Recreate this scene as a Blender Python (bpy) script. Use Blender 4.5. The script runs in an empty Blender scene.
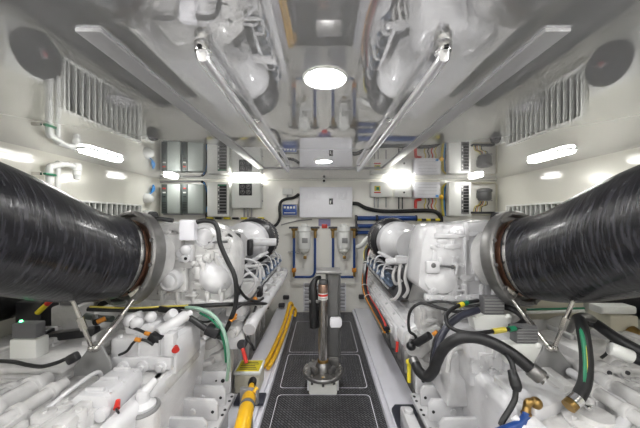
import bpy, bmesh, math, random
from mathutils import Vector, Matrix
R = math.radians
C = bpy.context.scene.collection
F, CX, CY, CZ = 280.0, 323.0, 218.0, 1.31      # focal length in pixels, vanishing point, eye height
CEIL, WB, WL, WR = 1.853, 3.92, -2.28, 2.42

def at(px, py, d):
    return Vector(((px - CX) * d / F, d, CZ - (py - CY) * d / F))

# ---------------------------------------------------------------- materials
M = {}
def mat(name, col, rough=.4, metal=0., coat=0., noise=0., nscale=8., bump=0., bscale=60., emit=None, estr=0., spec=.5, trans=0.):
    m = bpy.data.materials.new(name); m.use_nodes = True
    nt = m.node_tree; b = nt.nodes['Principled BSDF']
    b.inputs['Base Color'].default_value = (*col, 1)
    b.inputs['Roughness'].default_value = rough
    b.inputs['Metallic'].default_value = metal
    b.inputs['Coat Weight'].default_value = coat
    b.inputs['Coat Roughness'].default_value = .08
    b.inputs['Specular IOR Level'].default_value = spec
    b.inputs['Transmission Weight'].default_value = trans
    tc = nt.nodes.new('ShaderNodeTexCoord')
    if noise:
        n = nt.nodes.new('ShaderNodeTexNoise'); n.inputs['Scale'].default_value = nscale; n.inputs['Detail'].default_value = 5
        nt.links.new(tc.outputs['Object'], n.inputs['Vector'])
        r = nt.nodes.new('ShaderNodeValToRGB')
        r.color_ramp.elements[0].position = .32; r.color_ramp.elements[1].position = .66
        r.color_ramp.elements[0].color = (*[c * (1 - noise) for c in col], 1)
        r.color_ramp.elements[1].color = (*[min(1, c * (1 + noise * .4)) for c in col], 1)
        nt.links.new(n.outputs['Fac'], r.inputs['Fac']); nt.links.new(r.outputs['Color'], b.inputs['Base Color'])
    if bump:
        n2 = nt.nodes.new('ShaderNodeTexNoise'); n2.inputs['Scale'].default_value = bscale; n2.inputs['Detail'].default_value = 3
        nt.links.new(tc.outputs['Object'], n2.inputs['Vector'])
        bp = nt.nodes.new('ShaderNodeBump'); bp.inputs['Strength'].default_value = bump; bp.inputs['Distance'].default_value = .01
        nt.links.new(n2.outputs['Fac'], bp.inputs['Height']); nt.links.new(bp.outputs['Normal'], b.inputs['Normal'])
    if emit:
        b.inputs['Emission Color'].default_value = (*emit, 1); b.inputs['Emission Strength'].default_value = estr
    M[name] = m
    return m

mat('engine_white', (.64, .64, .655), .20, noise=.08, nscale=6, bump=.12, bscale=30, coat=.3)
mat('cast_white', (.60, .595, .59), .25, noise=.14, nscale=11, bump=.35, bscale=32, coat=.2)
mat('plank_white', (.74, .74, .80), .32, noise=.05, nscale=5)
mat('wall_white', (.72, .71, .64), .14, noise=.03, nscale=1.5, coat=.4)
mat('back_white', (.80, .79, .74), .2, noise=.03, nscale=2)
mat('cabinet_white', (.76, .76, .80), .3)
mat('box_white', (.76, .77, .74), .3)
mat('inverter_green', (.40, .44, .415), .4)
mat('dark_green', (.07, .09, .085), .4)
mat('pvc', (.68, .69, .67), .3)
mat('grey_trim', (.30, .30, .31), .35)
mat('trim_pale', (.46, .46, .47), .3)
mat('rail', (.82, .82, .84), .30, metal=.8)
mat('grey_box', (.13, .13, .135), .5)
mat('grey_plate', (.23, .23, .23), .4, noise=.06)
mat('black', (.012, .012, .014), .35)
mat('rubber', (.011, .011, .012), .45, noise=.3, nscale=40)
mat('navy_rubber', (.022, .024, .04), .4)
mat('dark_gap', (.03, .03, .03), .7)
mat('mesh_dark', (.045, .045, .05), .55)
mat('steel', (.62, .60, .57), .22, metal=1.)
mat('tube_steel', (.42, .40, .37), .24, metal=1.)
mat('bright_steel', (.80, .80, .80), .16, metal=1.)
mat('dull_steel', (.26, .255, .25), .40, metal=.85, noise=.15, nscale=20)
mat('post_grey', (.13, .13, .13), .38, metal=.4, noise=.1)
mat('copper', (.50, .33, .25), .3, metal=1.)
mat('brass', (.36, .23, .08), .35, metal=1., noise=.2, nscale=30)
mat('blue', (.012, .05, .20), .3)
mat('blue_screen', (.02, .07, .30), .2)
mat('steel_blue', (.20, .26, .36), .3, metal=.6)
mat('purple', (.26, .25, .42), .4)
mat('yellow', (.78, .44, .012), .35)
mat('label_yellow', (.70, .58, .03), .4)
mat('wire_yellow', (.60, .50, .08), .4)
mat('orange', (.58, .22, .02), .4)
mat('red', (.55, .03, .02), .35)
mat('green', (.01, .19, .09), .35)
mat('pale_green', (.26, .40, .32), .35)
mat('sky_blue', (.05, .25, .6), .3)
mat('bilge', (.20, .20, .19), .6, noise=.3)
mat('cream', (.55, .52, .42), .4)
mat('clear_bowl', (.62, .62, .58), .15)
mat('lamp', (1, 1, 1), .3, emit=(1, .985, .95), estr=3.2)
mat('lamp_back', (1, 1, 1), .3, emit=(1, .985, .95), estr=3.4)
mat('lamp_fill', (1, 1, 1), .3, emit=(1, .985, .97), estr=15.)  # strong glow for the added out-of-frame lamps that brighten front faces
mat('lamp_round', (1, 1, 1), .3, emit=(1, .99, .97), estr=24.)
mat('led', (.1, .9, .3), .3, emit=(.1, 1, .35), estr=2.)

def ceiling_mat():
    m = bpy.data.materials.new('gloss_ceiling'); m.use_nodes = True
    nt = m.node_tree; b = nt.nodes['Principled BSDF']; out = nt.nodes['Material Output']
    b.inputs['Base Color'].default_value = (.70, .70, .71, 1); b.inputs['Roughness'].default_value = .35
    b.inputs['Specular IOR Level'].default_value = 0
    g = nt.nodes.new('ShaderNodeBsdfGlossy'); g.inputs['Roughness'].default_value = .012
    g.inputs['Color'].default_value = (.95, .95, .96, 1)
    mx = nt.nodes.new('ShaderNodeMixShader')
    lw = nt.nodes.new('ShaderNodeLayerWeight'); lw.inputs['Blend'].default_value = .5
    mr = nt.nodes.new('ShaderNodeMapRange'); mr.inputs['To Min'].default_value = .46; mr.inputs['To Max'].default_value = .76
    nt.links.new(lw.outputs['Facing'], mr.inputs['Value']); nt.links.new(mr.outputs['Result'], mx.inputs['Fac'])
    nt.links.new(b.outputs[0], mx.inputs[1]); nt.links.new(g.outputs[0], mx.inputs[2]); nt.links.new(mx.outputs[0], out.inputs[0])
    M['ceiling'] = m
ceiling_mat()

def floor_mat():
    m = bpy.data.materials.new('tread_plate'); m.use_nodes = True
    nt = m.node_tree; b = nt.nodes['Principled BSDF']; L = nt.links.new
    tc = nt.nodes.new('ShaderNodeTexCoord'); mp = nt.nodes.new('ShaderNodeMapping')
    mp.inputs['Rotation'].default_value = (0, 0, R(45)); mp.inputs['Scale'].default_value = (1, 1, 1)
    L(tc.outputs['Object'], mp.inputs['Vector'])
    br = nt.nodes.new('ShaderNodeTexBrick')
    br.inputs['Scale'].default_value = 1; br.inputs['Brick Width'].default_value = .032; br.inputs['Row Height'].default_value = .016
    br.inputs['Mortar Size'].default_value = .0045; br.inputs['Mortar Smooth'].default_value = .6
    br.inputs['Color1'].default_value = (.13, .13, .14, 1); br.inputs['Color2'].default_value = (.08, .08, .09, 1); br.inputs['Mortar'].default_value = (.012, .012, .013, 1)  # raised studs get a brighter colour that stands in for their shine
    L(mp.outputs['Vector'], br.inputs['Vector']); L(br.outputs['Color'], b.inputs['Base Color'])
    bp = nt.nodes.new('ShaderNodeBump'); bp.inputs['Strength'].default_value = .7; bp.inputs['Distance'].default_value = .004; bp.invert = True
    L(br.outputs['Fac'], bp.inputs['Height']); L(bp.outputs['Normal'], b.inputs['Normal'])
    b.inputs['Roughness'].default_value = .30
    M['floor'] = m
floor_mat()

def hose_mat():
    m = bpy.data.materials.new('wrapped_hose'); m.use_nodes = True
    nt = m.node_tree; b = nt.nodes['Principled BSDF']; L = nt.links.new
    tc = nt.nodes.new('ShaderNodeTexCoord'); mp = nt.nodes.new('ShaderNodeMapping')
    mp.inputs['Scale'].default_value = (8, 62, 8)     # long around the hose, fine along it
    mp.inputs['Rotation'].default_value = (R(12), 0, R(14))
    L(tc.outputs['Object'], mp.inputs['Vector'])
    n = nt.nodes.new('ShaderNodeTexNoise'); n.inputs['Scale'].default_value = 1.5; n.inputs['Detail'].default_value = 6
    L(mp.outputs['Vector'], n.inputs['Vector'])
    r = nt.nodes.new('ShaderNodeValToRGB')
    r.color_ramp.elements[0].position = .47; r.color_ramp.elements[1].position = .74
    r.color_ramp.elements[0].color = (.007, .007, .010, 1); r.color_ramp.elements[1].color = (.05, .05, .06, 1)
    L(n.outputs['Fac'], r.inputs['Fac']); L(r.outputs['Color'], b.inputs['Base Color'])
    bp = nt.nodes.new('ShaderNodeBump'); bp.inputs['Strength'].default_value = .5; bp.inputs['Distance'].default_value = .009
    L(n.outputs['Fac'], bp.inputs['Height']); L(bp.outputs['Normal'], b.inputs['Normal'])
    b.inputs['Roughness'].default_value = .26; b.inputs['Coat Weight'].default_value = .25; b.inputs['Coat Roughness'].default_value = .15
    M['hose'] = m
hose_mat()

# ---------------------------------------------------------------- mesh builder
ORG = {}
class MB:
    def __init__(self, s=1, m='engine_white'):
        self.v, self.f, self.mi, self.slots, self.s, self.m = [], [], [], [], s, m
    def _add(self, bm, m=None):
        m = m or self.m
        if m not in self.slots: self.slots.append(m)
        k = self.slots.index(m)
        bmesh.ops.recalc_face_normals(bm, faces=bm.faces[:])
        bm.verts.index_update(); b = len(self.v)
        self.v += [(v.co.x * self.s, v.co.y, v.co.z) for v in bm.verts]
        for f in bm.faces:
            ids = [b + v.index for v in f.verts]
            self.f.append(ids if self.s > 0 else ids[::-1]); self.mi.append(k)
        bm.free(); return self
    def box(self, c, d, bev=0., rot=None, seg=2, m=None):
        bm = bmesh.new(); bmesh.ops.create_cube(bm, size=1)
        bmesh.ops.scale(bm, vec=d, verts=bm.verts)
        bev = min(bev, .45 * min(d))
        if bev > 0: bmesh.ops.bevel(bm, geom=bm.edges[:], offset=bev, segments=seg, affect='EDGES', profile=.5)
        mt = Matrix.Translation(c)
        if rot is not None: mt = mt @ (Matrix.Rotation(rot[2], 4, 'Z') @ Matrix.Rotation(rot[1], 4, 'Y') @ Matrix.Rotation(rot[0], 4, 'X'))
        bmesh.ops.transform(bm, matrix=mt, verts=bm.verts)
        return self._add(bm, m)
    def bb(self, x0, x1, y0, y1, z0, z1, bev=0., m=None, seg=2):
        return self.box(((x0 + x1) / 2, (y0 + y1) / 2, (z0 + z1) / 2), (abs(x1 - x0), abs(y1 - y0), abs(z1 - z0)), bev, None, seg, m)
    def lathe(self, prof, o, ax, n=28, m=None):
        o = Vector(o); ax = Vector(ax).normalized(); q = Vector((0, 0, 1)).rotation_difference(ax)
        bm = bmesh.new(); rings = []
        for r, h in prof:
            if r < 1e-6: rings.append([bm.verts.new(o + q @ Vector((0, 0, h)))])
            else: rings.append([bm.verts.new(o + q @ Vector((r * math.cos(2 * math.pi * i / n), r * math.sin(2 * math.pi * i / n), h))) for i in range(n)])
        for a, b in zip(rings, rings[1:]):
            for i in range(n):
                j = (i + 1) % n
                if len(a) == 1 and len(b) == 1: continue
                if len(a) == 1: bm.faces.new((a[0], b[i], b[j]))
                elif len(b) == 1: bm.faces.new((a[i], a[j], b[0]))
                else: bm.faces.new((a[i], a[j], b[j], b[i]))
        return self._add(bm, m)
    def cyl(self, p0, p1, r0, r1=None, n=20, bev=0., m=None):
        p0, p1 = Vector(p0), Vector(p1); L = (p1 - p0).length; r1 = r0 if r1 is None else r1
        if bev: pr = [(0, 0), (r0 - bev, 0), (r0 - bev * .3, bev * .3), (r0, bev), (r1, L - bev), (r1 - bev * .3, L - bev * .3), (r1 - bev, L), (0, L)]
        else: pr = [(0, 0), (r0, 0), (r1, L), (0, L)]
        return self.lathe(pr, p0, p1 - p0, n, m)
    def ring(self, c, ax, R0, r, n=32, k=10, m=None):
        return self.lathe([(R0 + r * math.cos(2 * math.pi * i / k), r * math.sin(2 * math.pi * i / k)) for i in range(k + 1)], c, ax, n, m)
    def dome(self, c, ax, r, h, n=24, k=6, m=None):
        return self.lathe([(0, 0)] + [(r * math.cos(i * math.pi / 2 / k), h * math.sin(i * math.pi / 2 / k)) for i in range(k)] + [(0, h)], c, ax, n, m)
    def ball(self, c, r, m=None, n=16):
        if not hasattr(r, '__len__'): r = (r, r, r)
        bm = bmesh.new(); bmesh.ops.create_uvsphere(bm, u_segments=n, v_segments=max(6, n // 2), radius=1)
        bmesh.ops.transform(bm, matrix=Matrix.Translation(c) @ Matrix.Diagonal((*r, 1)), verts=bm.verts)
        return self._add(bm, m)
    def prism(self, poly, ax, a0, a1, bev=0., m=None, seg=2):
        bm = bmesh.new()
        mk = {'y': lambda p, t: (p[0], t, p[1]), 'x': lambda p, t: (t, p[0], p[1]), 'z': lambda p, t: (p[0], p[1], t)}[ax]
        lo = [bm.verts.new(mk(p, a0)) for p in poly]; hi = [bm.verts.new(mk(p, a1)) for p in poly]; n = len(poly)
        bm.faces.new(lo); bm.faces.new(hi[::-1])
        for i in range(n): bm.faces.new((lo[i], lo[(i + 1) % n], hi[(i + 1) % n], hi[i]))
        if bev: bmesh.ops.bevel(bm, geom=bm.edges[:], offset=bev, segments=seg, affect='EDGES', profile=.5, clamp_overlap=True)
        return self._add(bm, m)
    def tube(self, pts, r, n=10, sub=6, m=None, closed=False):
        P = [Vector(p) for p in pts]
        rr = list(r) if hasattr(r, '__len__') else [r] * len(P)
        if sub > 1 and len(P) > 2:
            Q, rq = [], []
            for i in range(len(P) - 1):
                a, b, c, d = P[max(i - 1, 0)], P[i], P[i + 1], P[min(i + 2, len(P) - 1)]
                for t in (k / sub for k in range(sub)):
                    Q.append(.5 * ((2 * b) + (c - a) * t + (2 * a - 5 * b + 4 * c - d) * t * t + (3 * b - a - 3 * c + d) * t ** 3)); rq.append(rr[i] + (rr[i + 1] - rr[i]) * t)
            Q.append(P[-1]); rq.append(rr[-1]); P, rr = Q, rq
        bm = bmesh.new(); rings = []; up = None
        for i, p in enumerate(P):
            t = (P[min(i + 1, len(P) - 1)] - P[max(i - 1, 0)]).normalized()
            if up is None: up = t.orthogonal().normalized()
            up = (up - t * up.dot(t))
            up = up.normalized() if up.length > 1e-6 else t.orthogonal().normalized()
            w = t.cross(up)
            rings.append([bm.verts.new(p + (up * math.cos(2 * math.pi * j / n) + w * math.sin(2 * math.pi * j / n)) * rr[i]) for j in range(n)])
        for a, b in zip(rings, rings[1:]):
            for j in range(n): bm.faces.new((a[j], a[(j + 1) % n], b[(j + 1) % n], b[j]))
        bm.faces.new(rings[0][::-1]); bm.faces.new(rings[-1])
        return self._add(bm, m)
    def bolt(self, p, ax, r=.008, h=.008, m=None):
        p = Vector(p); ax = Vector(ax).normalized()
        return self.cyl(p - ax * h * .5, p + ax * h, r, r, 6, 0, m)
    def greeble_top(self, u0, u1, y0, y1, z, n, rg, h=.05):     # ribs, bosses and bolted pads cast on an upper face, fore and aft
        for k in range(n):
            u, y = rg.uniform(u0, u1), rg.uniform(y0, y1); q = rg.random(); hh = h * rg.uniform(.4, 1.1)
            if q < .42: self.box((u, y, z + hh / 2 - .01), (rg.uniform(.02, .05), rg.uniform(.08, .22), hh + .02), .007, (0, 0, rg.uniform(-.15, .15)))
            elif q < .62: self.cyl((u, y, z - .02), (u, y, z + hh), rg.uniform(.018, .04), n=16, bev=.005).bolt((u, y, z + hh), (0, 0, 1), .011, .008)
            elif q < .82:
                w, l = rg.uniform(.05, .1), rg.uniform(.06, .12); self.box((u, y, z + hh * .3 - .01), (w, l, hh * .6 + .02), .008)
                for a in (-1, 1):
                    for c in (-1, 1): self.bolt((u + a * w * .36, y + c * l * .38, z + hh * .6), (0, 0, 1), .006, .006)
            else: r = rg.uniform(.016, .03); L = rg.uniform(.07, .18); self.cyl((u, y - L / 2, z + r * .6), (u, y + L / 2, z + r * .6), r, n=14, bev=.005)
        return self
    def greeble_front(self, u0, u1, z0, z1, y, n, rg, h=.04, sc=1.):   # the same on a face that looks towards -Y
        for k in range(n):
            u, z = rg.uniform(u0, u1), rg.uniform(z0, z1); q = rg.random(); hh = h * rg.uniform(.4, 1.1)
            if q < .30: self.box((u, y - hh / 2 + .01, z), (rg.uniform(.015, .03), hh + .02, rg.uniform(.06, .14) * sc), .006, (0, rg.uniform(-.2, .2), 0))
            elif q < .45: self.box((u, y - hh / 2 + .01, z), (rg.uniform(.06, .13) * sc, hh + .02, rg.uniform(.014, .028)), .006)
            elif q < .72: self.cyl((u, y + .02, z), (u, y - hh, z), rg.uniform(.014, .032) * sc, n=16, bev=.004).bolt((u, y - hh, z), (0, -1, 0), .010, .008)
            else:
                w, l = rg.uniform(.05, .1) * sc, rg.uniform(.05, .1) * sc; self.box((u, y - hh * .3 + .01, z), (w, hh * .6 + .02, l), .008)
                for a in (-1, 1):
                    for c in (-1, 1): self.bolt((u + a * w * .36, y - hh * .6, z + c * l * .36), (0, -1, 0), .006, .006)
        return self
    def build(self, name, parent=None, m=None):
        me = bpy.data.meshes.new(name)
        if parent is not None: o0 = ORG[parent.name]
        else:
            xs, ys, zs = zip(*self.v); o0 = Vector(((min(xs) + max(xs)) / 2, (min(ys) + max(ys)) / 2, min(zs)))
        me.from_pydata([(x - o0.x, y - o0.y, z - o0.z) for x, y, z in self.v], [], self.f)
        for sl in self.slots: me.materials.append(M[sl])
        me.polygons.foreach_set('material_index', self.mi)
        me.polygons.foreach_set('use_smooth', [True] * len(self.f)); me.update()
        me.set_sharp_from_angle(angle=R(38))
        o = bpy.data.objects.new(name, me); C.objects.link(o)
        if parent is not None: o.parent = parent
        else: o.location = o0
        ORG[o.name] = o0
        return o

def tag(o, label, cat, group=None):
    o['label'] = label; o['category'] = cat
    if group: o['group'] = group
    return o
def thing(name, label, cat, loc, group=None):
    o = bpy.data.objects.new(name, None); C.objects.link(o); o.location = loc; o.empty_display_size = .05
    ORG[o.name] = Vector(loc); return tag(o, label, cat, group)
def struct(mb, name, parent=None):
    o = mb.build(name, parent)
    if parent is None: o['kind'] = 'structure'
    return o
def dup(o, loc, label, parent=None):
    c = o.copy(); C.objects.link(c)
    if parent is None: c.location = loc; c['label'] = label; ORG[c.name] = Vector(loc)
    else: c.parent = parent
    for ch in list(o.children): dup(ch, None, None, c)
    return c
def cable(name, label, cat, pts, r, m='rubber', n=10, group=None, sub=6):
    return tag(MB(1, m).tube(pts, r, n, sub).build(name), label, cat, group)
# ================================================================ the room
YB = -1.3
struct(MB(1, 'wall_white').bb(WL - .08, WL, YB - .08, WB + .08, -.6, CEIL + .08), 'wall_left')
struct(MB(1, 'wall_white').bb(WR, WR + .08, YB - .08, WB + .08, -.6, CEIL + .08), 'wall_right')
struct(MB(1, 'back_white').bb(WL, WR, WB, WB + .08, -.6, CEIL + .08), 'wall_back')
struct(MB(1, 'back_white').bb(WL, WR, YB - .08, YB, -.6, CEIL + .08), 'wall_front')
struct(MB(1, 'ceiling').bb(WL, WR, YB, WB, CEIL, CEIL + .08), 'ceiling')
struct(MB(1, 'bilge').bb(WL, WR, YB, WB, -.6, -.42), 'floor_bilge')
fl = struct(MB(1, 'floor').bb(-.395, .405, YB, 3.895, -.03, 0), 'floor_walkway')

def inlay(x0, x1, y0, y1, r=.03, near_open=False):
    pts = []
    for cx, cy, a0 in ((x1 - r, y1 - r, 0), (x0 + r, y1 - r, 90), (x0 + r, y0 + r, 180), (x1 - r, y0 + r, 270)):
        for k in range(5): a = R(a0 + k * 22.5); pts.append((cx + r * math.cos(a), cy + r * math.sin(a)))
    bm = bmesh.new(); n = len(pts); w = .005
    A = [bm.verts.new((x, y, .0012)) for x, y in pts]
    mx, my = (x0 + x1) / 2, (y0 + y1) / 2
    B = [bm.verts.new((x - math.copysign(w, x - mx), y - math.copysign(w, y - my), .0012)) for x, y in pts]
    for i in range(n): bm.faces.new((A[i], A[(i + 1) % n], B[(i + 1) % n], B[i]))
    mb = MB(1, 'plank_white'); mb._add(bm); mb.build('inlay_line', fl)
inlay(-.335, .345, .95, 2.075); inlay(-.335, .345, 2.155, 2.69); inlay(-.335, .345, 2.73, 3.55)
for x, y in ((.03, 1.72), (.02, 3.1), (-.04, 1.72)):
    MB(1, 'steel').cyl((x, y, -.002), (x, y, .003), .011, n=14).build('hatch_lock', fl)

# kerbs along the walkway and the flat white engine-bed tops beyond them
for s, nm in ((-1, 'left'), (1, 'right')):
    ex = .395 if s < 0 else .405
    struct(MB(s, 'plank_white').bb(ex, ex + .032, YB, 3.9, -.06, .035, .006), 'trim_kerb_' + nm)
    mb = MB(s, 'plank_white').bb(ex + .034, .645, YB, 3.915, -.05, .05, .008)
    mb.bb(.615, .645, YB, 3.915, -.42, -.05)
    struct(mb, 'trim_bed_' + nm)

# hatch frame on the ceiling
fm = MB(1, 'trim_pale')
z0 = CEIL - .010
for s in (-1, 1):
    fm.bb(s * .635, s * .71, .80, 3.07, z0, CEIL + .002, .003)
fm.bb(-.645, .645, 3.02, 3.07, z0, CEIL + .002, .003)
struct(fm, 'trim_hatch_frame')
struct(MB(1, 'back_white').bb(WL, WR, WB - .03, WB, CEIL - .02, CEIL, .004), 'trim_cove')

# ceiling handrails: bent tube with mounting feet
for s, side in ((-1, 'left'), (1, 'right')):
    x = s * .372
    t = thing('handrail', 'shiny steel handrail under the %s half of the ceiling hatch' % side, 'handrail', (x, 1.9, CEIL), 'ceiling handrails')
    zc = CEIL - .048
    MB(1, 'rail').tube([(x, .86, CEIL - .022), (x, .875, zc + .012), (x, .92, zc), (x, 1.5, zc), (x, 2.2, zc), (x, 2.88, zc), (x, 2.925, zc + .012), (x, 2.94, CEIL - .002)], .0175, 14).build('tube', t)
    for y in (.87, 1.55, 2.25, 2.94):
        if y in (1.55, 2.25): MB(1, 'bright_steel').cyl((x, y, zc), (x, y, CEIL - .004), .007, n=10).build('stay', t)
        f = MB(1, 'bright_steel').cyl((x, y, CEIL - (.03 if y == .87 else .006)), (x, y, CEIL - .0005), .026, n=18, bev=.002).build('foot', t)
    MB(1, 'black').bolt((x, .845, CEIL - .024), (0, 0, -1), .008, .006).build('bolt', t)

# ceiling lamps, plus unseen ones added behind the view for extra light
def round_lamp(y, where):
    t = thing('ceiling_downlight', 'round lit ceiling lamp ' + where, 'ceiling light', (.008, y, CEIL), 'round ceiling lamps')
    MB(1, 'box_white').lathe([(.070, -.004), (.083, -.008), (.088, -.001), (.088, 0)], (.008, y, CEIL), (0, 0, 1), 36).build('bezel', t)
    MB(1, 'lamp_round').dome((.008, y, CEIL - .003), (0, 0, -1), .072, .008, 36).build('diffuser', t)
round_lamp(1.085, 'between the handrails, the nearer and larger one')
round_lamp(2.68, 'above the floor post, the farther and smaller one')
round_lamp(-.4, 'behind the viewer, unseen and added for light')  # extra lamp out of view, added to light the room
def bar_lamp(x, y, L, where, alongx=False, w=.105, h=.03):
    lm = 'lamp_back' if y > 3 else 'lamp' if y > 1 else 'lamp_fill'
    t = thing('ceiling_lamp', 'oblong lit surface lamp on the ceiling ' + where, 'ceiling light', (x, y, CEIL), 'oblong ceiling lamps')
    def pl(a, n=8):
        pts = []; hl, r = L / 2 - w / 2, w / 2 - a
        for k in range(n + 1): t_ = R(-90 + 180 * k / n); pts.append((hl + r * math.cos(t_), r * math.sin(t_)))
        for k in range(n + 1): t_ = R(90 + 180 * k / n); pts.append((-hl + r * math.cos(t_), r * math.sin(t_)))
        return [(x + p, y + q) if alongx else (x - q, y + p) for p, q in pts]
    MB(1, 'box_white').prism(pl(-.006), 'z', CEIL - .008, CEIL - .0005).build('base', t)
    MB(1, lm).prism(pl(.004), 'z', CEIL - h, CEIL - .007, .011, seg=3).build('diffuser', t)
bar_lamp(-1.87, 2.37, .42, 'near the left wall above the louvre')
bar_lamp(1.95, 2.41, .46, 'near the right wall above the louvre')
bar_lamp(-1.93, 3.56, .25, 'in front of the grey-green inverters')
bar_lamp(1.94, 3.56, .25, 'in front of the right breaker box')
bar_lamp(-1.04, 3.79, .36, 'at the back wall above the gauge box', True, .08, .035)
bar_lamp(1.05, 3.79, .28, 'at the back wall above the small middle box', True, .08, .035)
bar_lamp(-1.25, .35, .42, 'on the left behind the view, unseen and added as fill light')  # this and the next three: added out-of-frame lamps that light the engine fronts
bar_lamp(1.3, .35, .42, 'on the right behind the view, unseen and added as fill light')
bar_lamp(-1.0, -.5, .42, 'left behind the viewer, unseen and added as fill light')
bar_lamp(1.0, -.5, .42, 'right behind the viewer, unseen and added as fill light')
# ================================================================ things on the back wall
def wb(px0, px1, py0, py1, th):            # a box on the back wall whose front face fills these pixels
    d = WB - th
    a, b = at(px0, py0, d), at(px1, py1, d)
    return a.x, b.x, d, WB, b.z, a.z
INV = 'grey-green inverters on the back wall'
def inverter(px0, pxs, px1, py0, py1, label):
    x0, x1, y0, y1, z0, z1 = wb(px0, px1, py0, py1, .17)
    xs = at(pxs, 0, y0).x
    t = thing('inverter', label, 'inverter', ((x0 + x1) / 2, y1, z0), INV)
    MB(1, 'inverter_green').bb(xs, x1, y0, y1 - .002, z0, z1, .008).build('housing', t)
    cp = MB(1, 'dark_green').bb(x0, xs - .002, y0 + .006, y1 - .002, z0, z1, .006).build('control_panel', t)
    h = z1 - z0
    for k, c in enumerate(('red', 'box_white', 'black')):
        MB(1, c).bb(x0 + .02, xs - .022, y0, y0 + .01, z1 - .05 - k * .055 - .018, z1 - .05 - k * .055, .002).build('indicator', cp)
    for k in range(6):
        MB(1, 'black').bb(x0 + .01, xs - .012, y0 + .001, y0 + .012, z0 + .03 + k * .022, z0 + .04 + k * .022).build('vent_slot', cp)
    ft = MB(1, 'grey_trim').bb(x0 + .01, x1 - .01, y0 + .03, y1 - .002, z0 - .02, z0 - .001, .003).build('mounting_rail', t)
inverter(161, 167, 180, 184, 213.5, 'grey-green inverter on the back wall, the left one of two')
inverter(181.5, 187.5, 203, 184, 213.5, 'grey-green inverter on the back wall next to the white breaker box')

def breaker_box(px0, px1, py0, py1, s0, s1, label, led):
    x0, x1, y0, y1, z0, z1 = wb(px0, px1, py0, py1, .15)
    t = thing('breaker_box', label, 'breaker box', ((x0 + x1) / 2, y1, z0), 'tall white breaker boxes')
    MB(1, 'box_white').bb(x0, x1, y0, y1 - .002, z0, z1, .008).build('housing', t)
    a, b = at(s0, 0, y0).x, at(s1, 0, y0).x
    p = MB(1, 'grey_plate').bb(a, b, y0 - .004, y0 + .004, z0 + .03, z1 - .03, .002).build('breaker_panel', t)
    n = 9; hh = (z1 - z0 - .09) / n
    for k in range(n):
        zc = z0 + .045 + hh * (k + .5)
        MB(1, 'black').bb(a + .03, b - .008, y0 - .012, y0 - .003, zc - hh * .36, zc + hh * .36, .003).build('breaker', p)
        MB(1, 'box_white' if k % 3 else 'mesh_dark').bb(a + .008, a + .024, y0 - .007, y0 - .003, zc - .008, zc + .008).build('breaker_tag', p)
    if led: MB(1, 'green').bb(a + .01, b - .01, y0 - .008, y0 - .003, z1 - .055, z1 - .033, .002).build('pilot_lamp', p)
breaker_box(207, 229, 182, 216.5, 217.5, 227, 'tall white breaker box with a green pilot lamp beside the inverters', True)
breaker_box(449, 471, 182, 216, 461, 469, 'tall white breaker box right of the yellow and blue wires', False)

# gauge box
x0, x1, y0, y1, z0, z1 = wb(231.5, 260.5, 182, 208, .16)
t = thing('gauge_box', 'white box with a black panel of four gauges', 'control box', ((x0 + x1) / 2, y1, z0))
MB(1, 'box_white').bb(x0, x1, y0, y1 - .002, z0, z1, .01).build('housing', t)
a, b = at(239, 183.5, y0), at(252, 195.5, y0)
p = MB(1, 'black').bb(a.x, b.x, y0 - .006, y0 + .004, b.z, a.z, .003).build('gauge_panel', t)
for i in range(2):
    for j in range(2):
        cx, cz = a.x + (b.x - a.x) * (.28 + .44 * i), b.z + (a.z - b.z) * (.28 + .44 * j)
        g = MB(1, 'grey_plate').cyl((cx, y0 - .012, cz), (cx, y0 - .005, cz), .03, n=20, bev=.002)
        g.cyl((cx, y0 - .0135, cz), (cx, y0 - .011, cz), .023, n=20, m='dark_gap'); g.box((cx, y0 - .0145, cz + .005), (.004, .002, .026), rot=(0, .5, 0), m='box_white')
        g.build('gauge', p)
for k in range(3):
    xx = (x0 + x1) / 2 + (k - 1) * .05
    MB(1, 'grey_trim').cyl((xx, y1 - .07, z0 - .12), (xx, y1 - .07, z0 + .005), .011, n=10).build('cable_gland', t)
for k in range(2): MB(1, 'grey_trim').cyl((x1 - .003, y1 - .06, z0 + .1 + k * .2), (x1 + .012, y1 - .06, z0 + .1 + k * .2), .01, n=10).build('hinge', t)

# centre cabinet
x0, x1, y0, y1, z0, z1 = wb(299.5, 352.5, 187, 217.5, .18)
t = thing('wall_cabinet', 'wide white louvred cabinet in the middle of the back wall', 'cabinet', ((x0 + x1) / 2, y1, z0))
MB(1, 'cabinet_white').bb(x0, x1, y0 + .012, y1 - .002, z0, z1, .006).build('housing', t)
d = MB(1, 'cabinet_white').bb(x0 + .004, x1 - .004, y0, y0 + .011, z0 + .004, z1 - .004, .004).build('door', t)
for cx in (x0 + .20, x1 - .15):
    for k in range(6):
        for zc in (z0 + .12, z1 - .12):
            MB(1, 'cabinet_white').bb(cx - .09 + k * .03, cx - .074 + k * .03, y0 - .003, y0 + .003, zc - .05, zc + .05, .0015, seg=1).build('louvre_slot', d)
a = at(331, 201.5, y0)
l = MB(1, 'black').bb(a.x - .026, a.x + .026, y0 - .008, y0 + .002, a.z - .04, a.z + .04, .004)
l.bb(a.x - .016, a.x + .0, y0 - .014, y0 - .006, a.z - .03, a.z + .012, .003, m='box_white'); l.bb(a.x + .004, a.x + .016, y0 - .012, y0 - .006, a.z - .008, a.z + .028, .003, m='grey_plate')
l.build('latch', d)
cam = at(324, 181, WB - .03)
t = thing('dome_camera', 'tiny black lens on a white base above the centre cabinet', 'camera', (cam.x, WB, cam.z))
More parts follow.
